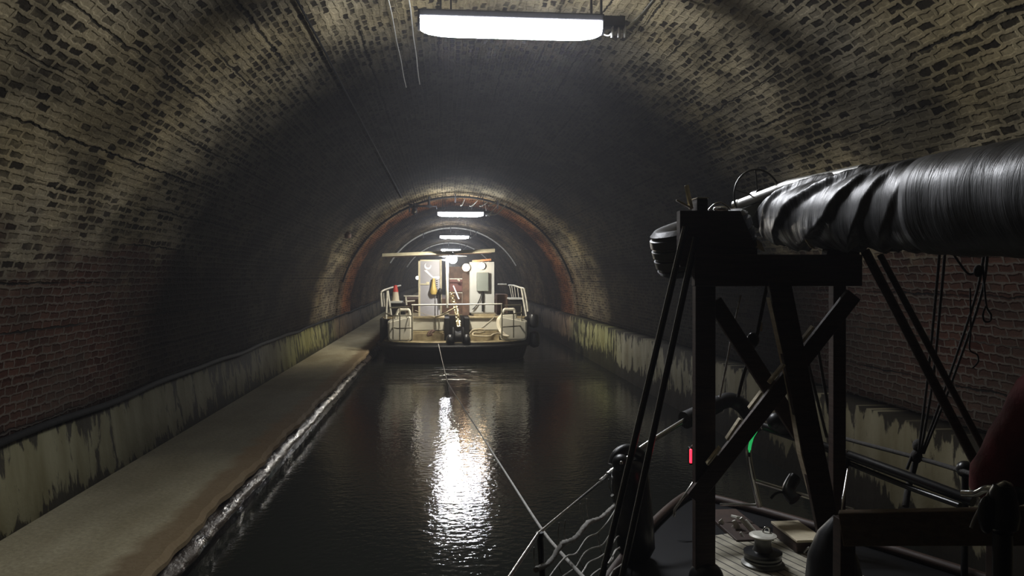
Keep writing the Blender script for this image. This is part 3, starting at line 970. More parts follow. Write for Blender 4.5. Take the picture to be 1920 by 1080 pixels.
# gauge board: black and white striped staff, and the yellow lever
d = 23.9
b = BM(); box(b, (wx(816.5, d), d, RD), (wx(820, d), d + 0.03, wz(521, d)))
st = part('depth_staff', b, M['white2'], tug, 'white staff with black bands')
b = BM()
for k in range(9):
    yy = 525 + k * 3.9
    box(b, (wx(817.6, d), d - 0.01, wz(yy + 1.9, d)), (wx(820.6, d), d + 0.035, wz(yy, d)))
part('band', b, M['hull_black'], st)
b = BM(); lathe(b, P(813, 552, 23.85), [(0.08, 0), (0.12, 0.10), (0.07, 0.25), (0.05, 0.42), (0.03, 0.5)], 14)
part('yellow_lever', b, M['yellow'], tug)
b = BM(); box(b, (wx(821.5, 23.85), 23.85, RD), (wx(825, 23.85), 23.9, wz(556, 23.85)))
part('white_post', b, M['white2'], tug)
b = BM(); ball(b, P(825, 547, 23.7), 0.07, (1.1, .7, 1.6)); tube(b, [P(825, 553, 23.7), P(826, 572, 23.7)], 0.03, 8)
part('control_lever', b, M['hull_black'], tug)
# right cabin: grey switch panel
d = 24.0
b = BM(); box(b, (wx(880.5, d), d, RD + 0.1), (wx(927, d), d + 0.6, wz(491, d)), 0.01)
swp = part('switch_cabinet', b, M['grey_panel'], tug, 'pale grey cabinet side')
b = BM(); box(b, (wx(893.5, d), d - 0.18, wz(546, d)), (wx(915.5, d), d - 0.002, wz(510.5, d)), 0.02)
eb = part('electric_box', b, M['box_grey'], swp, 'grey-green electric box')
b = BM(); tube(b, [P(905, 546, d - 0.09), P(905, 584, d - 0.09)], 0.03, 8); tube(b, smooth_pts([P(903.5, 547, d - .09), P(899, 562, d - .09), P(890, 577, d - .09), P(885, 580, d - .09)]), 0.012, 8); tube(b, smooth_pts([P(904, 547, d - .06), P(897, 568, d - .06), P(887, 579, d - .06)]), 0.012, 8)
part('box_pole', b, M['hull_black'], eb)
b = BM(); box(b, (wx(888, d), d - 0.25, RD), (wx(928, d), d + 0.02, RD + 0.06), 0.01)
part('plinth', b, M['tug_deck'], tug)
# inside of the wheelhouse opening: dark back panel, maroon board, white rail and stick
d = 25.2
b = BM(); box(b, (wx(842, d), d, RD), (wx(882, d), d + 0.05, wz(500, d)))
part('back_panel', b, M['rust'], tug)
b = BM(); box(b, (wx(843, d), d - 0.04, wz(546, d)), (wx(867, d), d - 0.002, wz(524, d)))
part('maroon_board', b, M['maroon'], tug)
b = BM(); tube(b, [P(843, 523, 24.6), P(874, 523, 24.6)], 0.018, 8); tube(b, [P(858, 524, 24.6), P(862, 527, 24.6)], 0.03, 8); tube(b, [P(846, 549, 24.6), P(867, 549, 24.6)], 0.010, 8); tube(b, [P(867, 549, 24.6), P(867, 568, 24.6)], 0.010, 8)
part('control_rail', b, M['rail'], tug)
b = BM(); box(b, (wx(867, 24.4), 24.4, RD), (wx(880, 24.4), 24.5, wz(512, 24.4)))
part('dark_door', b, M['rust'], tug)
b = BM(); tube(b, [P(850, 536, 23.2), P(860.5, 561, 23.0)], 0.022, 8)
part('white_lever', b, M['white2'], tug)
# roof: a thin tilted slab and its beam
b = BM()
ra, rb = P(716.5, 478, 22.35), P(928, 469.5, 22.35)
prism(b, [ra + V((0, 0, 0.04)), ra - V((0, 0, 0.045)), rb - V((0, 0, 0.05)), rb + V((0, 0, 0.05))], (0, 0.06, 0))
part('roof_edge', b, M['tan'], tug, 'pale tan front edge of the roof')
b = BM()
prism(b, [ra + V((0.02, 0.06, 0.03)), ra + V((0.02, 0.06, -0.03)), rb + V((-0.02, 0.06, -0.03)), rb + V((-0.02, 0.06, 0.03))], (0, 2.0, 0.0))
part('roof', b, M['rust'], tug)
b = BM(); prism(b, [P(886, 488, 22.3), P(886, 491, 22.3), P(921, 489, 22.3), P(921, 485, 22.3)], (0, 0.3, 0))
part('copper_strip', b, simple('copper_trim', (0.55, 0.25, 0.12), 0.4, 0.3), tug)
# floodlight globe before the roof edge; hood added to shade the vault
fc = P(849, 486, 22.1)
b = BM(); lathe(b, fc + V((0, 0, 0.085)), [(0.40, 0.0), (0.40, 0.012), (0.10, 0.03), (0.03, 0.10)], 28)
fl = part('floodlight', b, M['galv'], tug)
b = BM(); ball(b, fc, 0.125)
part('globe', b, M['flood'], fl, 'dazzling white globe')
b = BM(); tube(b, [fc + V((0, 0, 0.17)), fc + V((0, 0.3, 0.22))], 0.02, 8)
part('arm', b, M['galv'], fl)
for (x, y, dd, r) in ((874, 501.5, 23.85, 0.115), (903, 498.5, 23.9, 0.105)):
    b = BM(); lathe(b, P(x, y, dd + 0.06), [(r * 1.12, -0.1), (r * 1.12, 0.03), (r, 0.04)], 20, V((0, -1, 0)))
    g = part('bulkhead_lamp', b, M['galv'], tug)
    b = BM(); ball(b, P(x, y, dd), r, (1, .6, 1))
    part('globe', b, M['warm'], g, 'warm glowing globe')
# lamp reflections on the left cabin panel, put in as white shapes
b = BM()
cc = P(802, 499, 23.97)
n = 22
outer, inner = [], []
for k in range(n + 1):
    a_ = math.radians(120 + 265 * k / n)
    d_ = V((math.cos(a_), 0, math.sin(a_)))
    outer.append(cc + d_ * 0.105)
    inner.append(cc + d_ * (0.100 - 0.055 * math.sin(PI * k / n) ** 0.8))
for k in range(n):
    prism(b, [outer[k], outer[k + 1], inner[k + 1], inner[k]], (0, 0.02, 0))
bmesh.ops.remove_doubles(b, verts=b.verts[:], dist=0.0004)
part('crescent_reflection', b, simple('reflection_white', (0.9, 0.9, 0.9), 0.3, 0, 0.02), cab, 'white crescent painted as a lamp reflection')
b = BM()
prism(b, [P(795, 507, 23.97), P(800, 506, 23.97), P(808, 515, 23.97), P(812, 519, 23.97), P(824, 518, 23.97), P(824, 522, 23.97), P(815, 524, 23.97), P(807, 518, 23.97)], (0, 0.02, 0))
part('reflection_streak', b, simple('reflection_white_b', (0.9, 0.9, 0.9), 0.3, 0, 0.02), cab, 'white streak painted as a reflection')
b = BM(); ball(b, P(782.5, 521, 24.6), 0.05)
g = BM(); tube(g, [P(782.5, 521, 24.65), P(784.5, 521, 24.3), P(786, 521, 24.05)], 0.015, 8)
sm = part('lamp_arm', g, M['galv'], tug)
part('bulb', b, M['spot'], sm, 'small bright bulb beside the cabin')
# things lying on the tug
t = thing('traffic_cone', 'red and pale traffic cone standing on the left bench of the tug', 'cone', (wx(742, 24.1), 24.1, wz(566, 24.1)))
zc = wz(564.5, 24.1); xc = wx(741.5, 24.1)
b = BM(); lathe(b, (xc, 24.1, zc), [(0.13, 0.0), (0.115, 0.05), (0.085, 0.29)], 20); part('lower_sleeve', b, M['cone_white'], t)
b = BM(); lathe(b, (xc, 24.1, zc + 0.288), [(0.086, 0.0), (0.05, 0.20), (0.03, 0.21)], 20); part('red_top', b, M['cone_red'], t, 'red cone top')
b = BM(); box(b, (xc - 0.17, 23.93, zc - 0.025), (xc + 0.17, 24.27, zc + 0.012), 0.012); part('base', b, M['cone_white'], t)
# beige hose hanging from the raised deck
b = BM()
for q in (0, 1.8, 3.6):
    tube(b, smooth_pts([P(936 + q, 594, 22.98), P(932.5 + q, 600, 22.9), P(933 + q, 612, 22.85), P(937 + q * 1.2, 621, 22.75), P(942 + q * 2, 628, 22.6), P(951 + q, 630.5, 22.55)]), 0.022, 8)
single('hose', b, M['cone_white'], 'pale hose hung in three loops beside the right bulwark of the tug', 'hose')
b = BM()
tube(b, smooth_pts([P(881, 626, 22.7), P(886, 620, 22.7), P(895, 618, 22.7), P(905, 618, 22.7), P(908, 622, 22.7), P(900, 624, 22.6), P(889, 624, 22.6), P(887, 629, 22.5), P(897, 630.5, 22.5), P(918, 630.5, 22.5), P(925, 627, 22.55), P(934, 625, 22.6), P(941, 628, 22.6)]), 0.03, 8)
single('deck_rope', b, M['rope'], 'thick tan rope coiled on the right of the tug stern deck', 'rope')
b = BM(); tube(b, smooth_pts([P(928, 594, 22.9), P(915, 606, 22.8), P(905, 614, 22.75), P(893, 620, 22.7)]), 0.022, 8)
single('deck_rope', b, M['olive_rail'], 'thin drab rope slanting down the right cream panel of the tug', 'rope')
b = BM(); tube(b, smooth_pts([P(855, 576, 22.5), P(842, 583, 22.6), P(828, 591, 22.8), P(817, 594, 23.02)]), 0.022, 8); tube(b, smooth_pts([P(817, 594, 23.02), P(800, 590, 23.0), P(778, 582, 22.8)]), 0.008, 6)
single('deck_rope', b, M['rope'], 'pale rope slung from the tug centre rail to the left cream panel', 'rope')
b = BM(); tube(b, smooth_pts([P(805, 628, 22.6), P(809, 624, 22.6), P(814, 620, 22.7), P(806, 622, 22.7), P(802, 629, 22.6), P(811, 627, 22.55)]), 0.035, 8)
single('deck_rope', b, M['rust'], 'small brown rope heap on the left of the tug stern deck', 'rope')
for (x0, x1, lb) in ((815, 818, 'left one of two thin lines hanging down the left cream panel'), (823, 825, 'right one of two thin lines hanging down the left cream panel')):
    b = BM(); tube(b, [P(x0, 596, 23.06), P((x0 + x1) / 2, 606, 23.06), P(x1, 617, 22.98)], 0.012, 6)
    single('hanging_line', b, M['olive_rail'], lb, 'line')
b = BM(); tube(b, smooth_pts([P(765, 590, 22.78), P(767.5, 600, 22.70), P(766.5, 610, 22.70), P(764.5, 610, 22.70)]), 0.010, 6)
single('hanging_line', b, M['olive_rail'], 'thin hooked line hanging over the left bulwark of the tug', 'line')
# chain
t = thing('tow_chain', 'wet gleaming chain hanging in the dark middle slot of the tug', 'chain', (wx(857, 22.5), 22.5, 1.0))
pts = smooth_pts([P(845, 549, 23.2), P(850, 566, 22.9), P(855, 580, 22.7), P(857, 590, 22.6), P(859, 602, 22.5), P(860, 612, 22.35)], 5)
for i in range(len(pts) - 1):
    a, c2 = pts[i], pts[i + 1]
    dd = (c2 - a).normalized()
    s, u = frame(dd, V((0, 1, 0)))
    if i % 2:
        s = u
    b = BM()
    mid = (a + c2) / 2
    L = (c2 - a).length * 0.75
    tube(b, [mid + dd * L * math.cos(2 * PI * k / 14) + s * 0.055 * math.sin(2 * PI * k / 14) for k in range(14)], 0.022, 6, closed=True)
    part('link', b, M['chain'], t)
# black fenders on the tug's right side
for (x, y, r, lb) in ((1001, 601, 0.15, 'black round fender high on the right side of the tug'), (1001, 636, 0.17, 'black round fender low at the right stern corner of the tug')):
    p = P(x, y, 23.4); p.x = TUG_X1 + r * 0.72
    b = BM(); lathe(b, p - V((0, 0, r * 1.5)), [(0.02, 0), (r * .8, r * .25), (r, r * .8), (r, r * 2.2), (r * .8, r * 2.75), (0.02, r * 3.0)], 18)
    single('fender', b, M['rubber'], lb, 'fender', 'round fenders on the tug')
# tow line from the tug to the sailing boat
b = BM()
tl = [P(822, 645, 22.1), P(830, 680, 20.0), P(838, 712, 18.0), P(846, 728, 16.0), P(866, 760, 12.5), P(900, 812, 9.3), P(950, 890, 6.3), P(1010, 984, 4.3), P(1050, 1035, 3.5), P(1110, 1100, 2.75)]
tube(b, smooth_pts(tl, 5), 0.009, 6)
single('tow_line', b, M['grey_rope'], 'thin grey tow line running over the water from tug to sailing boat', 'rope')

# ================================================================== SAILING BOAT
BX = 1.62
DZ = 1.05
prof = [(-4.0, 1.35), (-2.0, 1.6), (0.0, 1.66), (1.0, 1.6), (2.0, 1.46), (3.0, 1.14), (3.7, 0.80), (4.2, 0.52), (4.6, 0.27), (4.85, 0.09), (4.92, 0.02)]
def deck_outline(k=1.0, ysc=0.0, dz=0.0):
    L = [V((BX - hw * k, y - ysc * max(0, (y + 4) / 9), dz)) for (y, hw) in prof]
    R = [V((BX + hw * k, y - ysc * max(0, (y + 4) / 9), dz)) for (y, hw) in reversed(prof)]
    return L + R
boat = thing('sailing_boat', 'dark sailing boat in the right foreground with pulpit and teak foredeck', 'boat', (BX, 2.0, 0))
b = BM()
loft(b, [deck_outline(0.25, 1.3, -0.45), deck_outline(0.75, 0.6, -0.05), deck_outline(0.94, 0.2, 0.5), deck_outline(1.0, 0.0, DZ - 0.03)])
part('hull', b, M['hull_blue'], boat)
b = BM(); loft(b, [deck_outline(0.985, 0.02, DZ - 0.032), deck_outline(0.985, 0.02, DZ)])
part('deck', b, M['hull_blue'], boat)
b = BM(); prism(b, [(1.36, 4.12, DZ - 0.002), (1.20, 3.2, DZ - 0.002), (1.18, 2.6, DZ - 0.002), (2.15, 2.6, DZ - 0.002), (2.02, 3.5, DZ - 0.002), (1.80, 4.25, DZ - 0.002)], (0, 0, 0.012))
part('teak_foredeck', b, M['teak'], boat, 'pale planked foredeck panel')
for s in (0, 1):
    b = BM()
    pts = [V((BX + (1 if s else -1) * hw * 0.985, y, DZ + 0.02)) for (y, hw) in prof]
    tube(b, smooth_pts(pts, 3), 0.028, 6)
    part('toe_rail', b, M['dkwood'], boat)
# pulpit
dp = 4.35
b = BM()
tube(b, smooth_pts([P(1140, 890, 4.0), P(1205, 838, 4.15), P(1285, 787, 4.35)]), 0.015, 10)
pul = part('pulpit', b, M['steel'], boat, 'stainless bow rail')
b = BM(); tube(b, smooth_pts([P(1284, 788, 4.35), P(1310, 776, 4.4), P(1340, 760, 4.45), P(1346, 757, 4.46)]), 0.052, 14)
part('foam_grip', b, M['foam'], pul, 'black foam sleeve')
b = BM(); tube(b, smooth_pts([P(1343, 758, 4.46), P(1368, 750, 4.5), P(1390, 760, 4.5), P(1408, 782, 4.45), P(1420, 797, 4.4)]), [0.038, .04, .044, .046, .046, .046, .046, .046, .046, .046, .046, .046, .046, .046, .046, .046, .046, .046, .046, .046, .046, .046, .046, .046, .042][:25], 14)
part('foam_grip', b, M['foam'], pul)
b = BM(); tube(b, smooth_pts([P(1418, 795, 4.4), P(1470, 812, 4.25), P(1590, 853, 3.95), P(1700, 893, 3.65), P(1825, 940, 3.35)]), 0.026, 12); tube(b, smooth_pts([P(1590, 868, 3.95), P(1700, 912, 3.65), P(1800, 948, 3.35)]), 0.014, 10)
part('starboard_rail', b, M['black_pl'], pul)
for x, y, dd in ((1428, 802, 4.35), (1587, 847, 3.95)):
    b = BM(); ball(b, P(x, y, dd), 0.014)
    part('rail_screw', b, M['steel'], pul)
b = BM(); tube(b, smooth_pts([P(1424, 802, 4.35), P(1412, 815, 4.35), P(1404, 840, 4.35), P(1406, 870, 4.35), P(1416, 915, 4.35), P(1424, 950, 4.35)]), 0.017, 12)
part('pulpit_leg', b, M['steel'], pul)
b = BM(); tube(b, [P(1350, 946, 4.4), P(1424, 946.5, 4.36)], 0.009, 8)
part('pulpit_step', b, M['steel'], pul)
b = BM(); tube(b, [P(1418, 902, 4.3), P(1470, 918, 4.2), P(1530, 936, 4.05), P(1600, 957, 3.9)], 0.013, 10)
part('lower_rail', b, M['steel'], pul)
b = BM(); tube(b, smooth_pts([P(1490, 895, 4.2), P(1478, 920, 4.15), P(1490, 938, 4.1)]), 0.035, 10); tube(b, smooth_pts([P(1445, 935, 4.15), P(1452, 927, 4.15), P(1462, 923, 4.15), P(1475, 924, 4.15)]), 0.008, 8)
part('rail_clamp', b, M['black_pl'], pul)
b = BM(); tube(b, [P(1590, 853, 3.95), P(1562, 950, 3.9), P(1545, 1010, 3.85)], 0.02, 10)
part('pulpit_leg', b, M['black_pl'], pul)
# port lifeline, stanchion
b = BM(); tube(b, [P(900, 1160, 2.1), P(955, 1082, 2.5), P(1010, 1000, 3.0)], 0.0075, 8); tube(b, [P(1010, 1000, 3.0), P(1130, 900, 3.95)], 0.0065, 8)
part('lifeline', b, M['steel'], boat, 'bright steel lifeline')
b = BM(); tube(b, [P(1126, 903, 3.93), P(1138, 893, 4.0)], 0.013, 8); ball(b, P(1142, 889, 4.02), 0.018); ball(b, P(1147, 883, 4.03), 0.016)
part('turnbuckle', b, M['steel'], boat)
s0 = P(1012, 1001, 3.0)
b = BM(); tube(b, [s0, V((s0.x + 0.03, 3.0, DZ))], 0.013, 10); tube(b, [s0 - V((0, 0, .012)), s0 + V((0, 0, 0.006))], 0.016, 10)
part('stanchion', b, M['black_pl'], boat)
b = BM(); p0 = P(1810, 880, 3.4)
tube(b, [p0, V((p0.x, p0.y, DZ))], 0.016, 10); ball(b, p0, 0.04)
part('stanchion', b, M['black_pl'], boat)
b = BM(); tube(b, smooth_pts([P(1560, 812, 4.6), P(1590, 824, 4.4), P(1715, 857, 3.8), P(1800, 882, 3.4), P(2050, 960, 2.6)]), 0.012, 8)
part('starboard_lifeline', b, M['dark_rope'], boat)
# hull-side diagonal: lower port rail seen as broken glints
b = BM(); tube(b, [P(1264, 968, 4.2), P(1265, 955, 4.2), P(1300, 905, 4.3)], 0.008, 8)
part('rail_brace', b, M['steel'], boat)
# fender on the port bow
t = thing('fender', 'large black sausage fender hung on the port bow rail', 'fender', P(1175, 1030, 3.95))
b = BM(); pt, pb = P(1178, 862, 3.95), P(1196, 1060, 3.85)
dd = (pb - pt)
tube(b, [pt + dd * k for k in (0, 0.04, 0.12, 0.25, 0.6, 0.85, 0.95, 1.0)], [0.04, 0.075, 0.095, 0.10, 0.10, 0.095, 0.06, 0.02], 20)
part('body', b, M['black_pl'], t)
b = BM(); tube(b, smooth_pts([P(1150, 872, 3.9), P(1158, 852, 3.92), P(1176, 843, 3.95), P(1198, 850, 3.98), P(1206, 870, 3.98)]), 0.03, 12); ball(b, P(1164, 868, 3.86), 0.045)
part('bracket', b, M['rubber'], t)
b = BM(); ball(b, P(1165, 868, 3.805), 0.010)
part('stud', b, M['steel'], t)
# safety net on the port lifeline
net = thing('safety_net', 'drooping grey rope net under the port lifeline', 'net', P(1060, 1060, 3.2))
b = BM()
tube(b, smooth_pts([P(1005, 1068, 2.9), P(1030, 1055, 3.0), P(1048, 1028, 3.1), P(1058, 1018, 3.15), P(1078, 1010, 3.3), P(1094, 990, 3.4), P(1105, 979, 3.5), P(1125, 972, 3.65), P(1142, 958, 3.8), P(1156, 942, 3.9), P(1148, 928, 3.9)]), 0.011, 8)
for v in b.verts:
    v.co += V((random.uniform(-1, 1), random.uniform(-1, 1), random.uniform(-1, 1))) * 0.0025
part('head_rope', b, M['grey_rope'], net)
rows = [[(1030, 1082), (1050, 1057), (1064, 1043), (1080, 1037), (1100, 1010), (1122, 1000), (1140, 978), (1155, 955)],
        [(1055, 1082), (1075, 1066), (1082, 1060), (1095, 1038), (1110, 1027), (1130, 1020), (1145, 1000), (1150, 990)],
        [(1085, 1084), (1095, 1068), (1105, 1055), (1125, 1045), (1142, 1030), (1155, 1010), (1160, 1004)],
        [(1100, 1090), (1110, 1078), (1120, 1070), (1133, 1062), (1148, 1050), (1152, 1035), (1162, 1026)],
        [(1140, 1090), (1150, 1070), (1165, 1058), (1176, 1042)],
        [(1140, 1056), (1147, 1045), (1155, 1030), (1163, 1027)]]
for i, r in enumerate(rows):
    b = BM()
    n = len(r)
    tube(b, smooth_pts([P(x + random.uniform(-1, 1), y + random.uniform(-1.5, 1.5), 3.0 + 0.8 * k / (n - 1)) for k, (x, y) in enumerate(r)], 7), 0.0038, 6)
    part('net_cord', b, M['grey_cable'], net)
for (x0, y0, x1, y1, dd) in ((1088, 944, 1095, 979, 3.55), (1100, 935, 1104, 978, 3.6), (1048, 980, 1049, 1022, 3.15), (1060, 975, 1060, 1015, 3.25), (1001, 1026, 1005, 1067, 2.95), (1141, 898, 1149, 930, 3.95), (1082, 1037, 1096, 1068, 3.3), (1122, 1000, 1130, 1046, 3.55), (1048, 1060, 1058, 1082, 3.05)):
    b = BM(); tube(b, smooth_pts([P(x0, y0, dd), P((x0 + x1) / 2 - 2, (y0 + y1) / 2, dd), P(x1, y1, dd)], 5), 0.0028, 6)
    part('lashing', b, M['grey_rope'], net)
# two shrouds slanting down on the port side of the crutch
for (a, c2, lb) in (((1287, 425, 3.45), (1128, 1090, 3.3), 'left one of two dark stays slanting down beside the wooden crutch'),
                    ((1306, 445, 3.45), (1166, 1090, 3.3), 'right one of two dark stays slanting down beside the wooden crutch')):
    b = BM()
    tube(b, [P(*a), P(*c2)], 0.0115, 8)
    t = thing('stay_wire', lb, 'stay', P(*c2))
    part('sleeve', b, M['black_pl'], t)
    b = BM()
    off = V((-0.0125, 0.006, 0.002))
    tube(b, [P(*a) + off, P(*c2) + off], 0.0035, 6)
    part('wire', b, M['alloy'], t)  # pale line added along the sleeve as its lit edge

# wooden mast crutch
dc = 3.5
cr = thing('mast_crutch', 'tall dark wooden crutch carrying the lowered mast', 'crutch', P(1440, 1060, dc))
def dk(x, y, d): return V((P(x, y, d).x, d, DZ))
b = BM(); a = P(1320, 400, dc); plank(b, a, V((P(1320, 1000, dc).x, dc, DZ)), 0.095, 0.05)
part('post', b, M['dkwood'], cr)
b = BM(); a = P(1570, 500, dc); plank(b, a, V((P(1570, 1000, dc).x, dc, DZ)), 0.062, 0.05)
part('post', b, M['dkwood'], cr)
b = BM(); plank(b, P(1300, 507, dc - 0.06), P(1612, 507, dc - 0.06), 0.145, 0.05)
part('crossbeam', b, M['dkwood'], cr)
b = BM(); prism(b, [P(1275, 395, dc - 0.03), P(1388, 395, dc - 0.03), P(1420, 470, dc - 0.03), P(1420, 500, dc - 0.03), P(1275, 500, dc - 0.03)], (0, 0.05, 0))
part('cheek', b, M['dkwood'], cr)
b = BM(); prism(b, [P(1560, 430, dc - 0.03), P(1612, 430, dc - 0.03), P(1612, 500, dc - 0.03), P(1545, 500, dc - 0.03)], (0, 0.05, 0))
part('cheek', b, M['dkwood'], cr)
b = BM(); plank(b, P(1338, 565, dc + 0.05), P(1500, 815, dc + 0.05), 0.075, 0.03)
part('brace', b, M['dkwood'], cr)
b = BM(); plank(b, P(1600, 552, dc - 0.12), P(1300, 935, dc - 0.02), 0.075, 0.028)
part('brace', b, M['dkwood'], cr)
for (p, q) in (((1524, 612), (1502, 640)), ((1470, 682), (1441, 718)), ((1428, 734), (1404, 766)), ((1388, 785), (1362, 824)), ((1350, 838), (1325, 870))):
    b = BM(); plank(b, P(*p, dc - 0.118), P(*q, dc - 0.098), 0.011, 0.034)  # lamp highlights on the brace edge, put in as pale strips
    part('lit_edge', b, M['edgewood'], cr, 'pale strip painted as the lit edge of the brace')
b = BM(); pa, pc = P(1458, 520, dc - 0.08), P(1562, 1040, dc - 0.2)
plank(b, pa, pc, 0.105, 0.03)
mid_pl = part('strut', b, M['dkwood'], cr)
b = BM(); prism(b, [P(1444, 558, dc - 0.1), P(1452, 585, dc - 0.1), P(1490, 735, dc - .14), P(1512, 855, dc - .17), P(1549, 1002, dc - .2), P(1543, 1002, dc - .2), P(1503, 855, dc - .17), P(1483, 735, dc - .14)], (0, 0.045, 0))  # lit edge of the strut, coloured in as a pale strip
part('lit_front_edge', b, M['edgewood'], mid_pl, 'pale strip painted as the lit front edge')
# bits on top of the crutch
b = BM(); plank(b, P(1296, 392, 3.5), P(1287, 347, 3.5), 0.024, 0.012, V((0.5, -1, 0)))
single('wood_offcut', b, M['edgewood'], 'short upright pale slat on top of the wooden crutch', 'slat')
b = BM(); plank(b, P(1296, 390, 3.48), P(1268, 375, 3.48), 0.010, 0.012)
single('wood_offcut', b, M['edgewood'], 'thin pale stick leaning left on top of the wooden crutch', 'stick')
t = thing('wood_block', 'dark block with a pale top standing on the wooden crutch', 'block', P(1312, 396, 3.5))
b = BM(); lo = P(1302, 396, 3.5); hi = P(1322, 374, 3.5); box(b, (lo.x, 3.46, lo.z), (hi.x, 3.54, hi.z), 0.003); part('body', b, M['dkwood'], t)
b = BM(); box(b, (lo.x - .002, 3.455, hi.z), (hi.x + .002, 3.545, hi.z + .005), 0.001); part('top', b, M['edgewood'], t)
t = thing('shackle', 'shiny metal fitting lying on the crutch beside the mast tip', 'fitting', P(1350, 396, 3.55))
b = BM(); ball(b, P(1352, 392, 3.55), 0.03, (1.3, .8, .5)); part('body', b, M['steel'], t)
b = BM(); tube(b, smooth_pts([P(1328, 394, 3.52), P(1340, 383, 3.52), P(1352, 380, 3.52), P(1365, 388, 3.52), P(1369, 394, 3.52)]), 0.004, 8); part('bow', b, M['steel'], t)

# mast and its cover
C0, C1 = P(1446, 408, 4.0), P(1935, 362, 2.2)
axis = (C1 - C0)
mast = thing('mast', 'lowered pale metal mast lying on the wooden crutch', 'mast', P(1380, 388, 4.2))
b = BM(); tube(b, [P(1379, 388, 4.15), P(1386, 386, 4.13), P(1480, 350, 3.85), P(1620, 325, 3.2)], [0.018, 0.034, 0.036, 0.04], 18)
part('tube', b, M['galv'], mast)
b = BM(); tube(b, [P(1380, 388, 4.152), P(1390, 384, 4.12)], 0.037, 18)
part('end_ring', b, M['steel'], mast)
b = BM(); prism(b, [P(1390, 392, 4.05), P(1428, 378, 3.98), P(1431, 415, 3.98), P(1424, 430, 3.98), P(1405, 420, 4.0)], (0, 0.03, 0))
part('head_plate', b, M['box_grey'], mast, 'dull grey masthead plate')
t = thing('steering_wheel', 'thin spoked steering wheel lashed on the mast tip', 'wheel', P(1421, 372, 4.05))
wc = P(1421, 370, 4.05)
wa = V((0.25, -1, 0.05)).normalized()
s, u = frame(wa)
R = 54 / 1450 * 4.05
b = BM(); tube(b, [wc + (s * math.cos(2 * PI * k / 48) + u * math.sin(2 * PI * k / 48)) * R for k in range(48)], 0.0055, 8, closed=True)
part('rim', b, M['bronze'], t)
for k in range(5):
    a = math.radians(86 + 72 * k)
    b = BM(); tube(b, [wc, wc + (s * math.cos(a) + u * math.sin(a)) * R], 0.004, 8)
    part('spoke', b, M['bronze'], t)
b = BM(); lathe(b, wc + wa * -0.03, [(0.03, 0), (0.042, 0.01), (0.042, 0.06), (0.02, 0.07)], 18, wa)
part('hub', b, M['black_pl'], t)

cover = thing('mast_cover', 'black tarpaulin wrapped in diagonal folds round the lowered mast', 'tarpaulin', C0 - V((0, 0, 0.2)))
def cover_part(t0, t1, n, seg, grow, folds):
    b = BM()
    rings = []
    side, up = frame(axis)
    for i in range(n + 1):
        t_ = t0 + (t1 - t0) * i / n
        c = C0 + axis * t_
        ring = []
        for k in range(seg):
            a = 2 * PI * k / seg
            ca, sa = math.cos(a), math.sin(a)
            # tall drop-shaped section: narrow ridge over the mast, full belly hanging
            rx = 0.135 + 0.02 * min(1, t_ * 2); rz_up = 0.165; rz_dn = 0.165 + 0.02 * t_
            if t_ < 0.16:
                q = max(0.0, t_ + 0.02) / 0.18
                rz_up *= 0.42 + 0.58 * q ** 0.7
                rx *= 0.45 + 0.55 * q ** 0.6
                rz_dn *= 0.75 + 0.25 * q
            x = rx * ca
            z = (rz_up if sa > 0 else rz_dn) * (abs(sa) ** 0.85) * (1 if sa > 0 else -1)
            f = 0
            if folds:
                aa = (a + PI / 2) % (2 * PI) - PI / 2
                ph = t_ * 6.4 - aa * 0.85 + 0.35 * math.sin(t_ * 9)
                wv = ph % 1.0
                f = folds * ((wv if wv < 0.8 else (1 - wv) * 4) ** 1.4 - 0.4) * max(0.0, 1 - abs(t_ - 0.38) / 0.44) ** 0.7
            f += 0.003 * math.sin(a * 3 + t_ * 7) + 0.0022 * math.sin(a * 2 - t_ * 46) + 0.0012 * math.sin(t_ * 133 + a)
            k2 = 1 + grow + f / 0.15
            ring.append(b.verts.new(c + side * x * k2 + V((0, 0, 1)) * z * k2))
        rings.append(ring)
    for A, B in zip(rings, rings[1:]):
        for k in range(seg):
            f = b.faces.new((A[k], A[(k + 1) % seg], B[(k + 1) % seg], B[k])); f.smooth = True
    b.faces.new(rings[0][::-1]); b.faces.new(rings[-1])
    bmesh.ops.recalc_face_normals(b, faces=b.faces[:])
    return b
part('wrapping', cover_part(-0.01, 0.82, 220, 90, 0.0, 0.040), M['tarp'], cover)
part('long_sleeve', cover_part(0.765, 1.75, 60, 72, 0.045, 0.0), M['tarp'], cover)
b = BM(); side, up = frame(axis)
tube(b, [C0 + axis * t_ - side * 0.168 - V((0, 0, 0.0 + 0.01 * math.sin(t_ * 9))) for t_ in (0.75, 0.85, 0.95, 1.05, 1.2)], 0.006, 6)
part('seam', b, M['tarp'], cover)
b = BM(); prism(b, [P(1413, 462, 3.72), P(1418, 448, 3.72), P(1428, 455, 3.72), P(1434, 472, 3.72)], (0, 0.01, 0)); part('pale_patch', b, M['tan'], cover, 'pale worn patch')
b = BM(); prism(b, [P(1510, 449, 3.3), P(1514, 450, 3.3), P(1529, 467, 3.3), P(1520, 464, 3.3)], (0, 0.01, 0))
part('pale_patch', b, M['tan'], cover, 'pale worn patch')

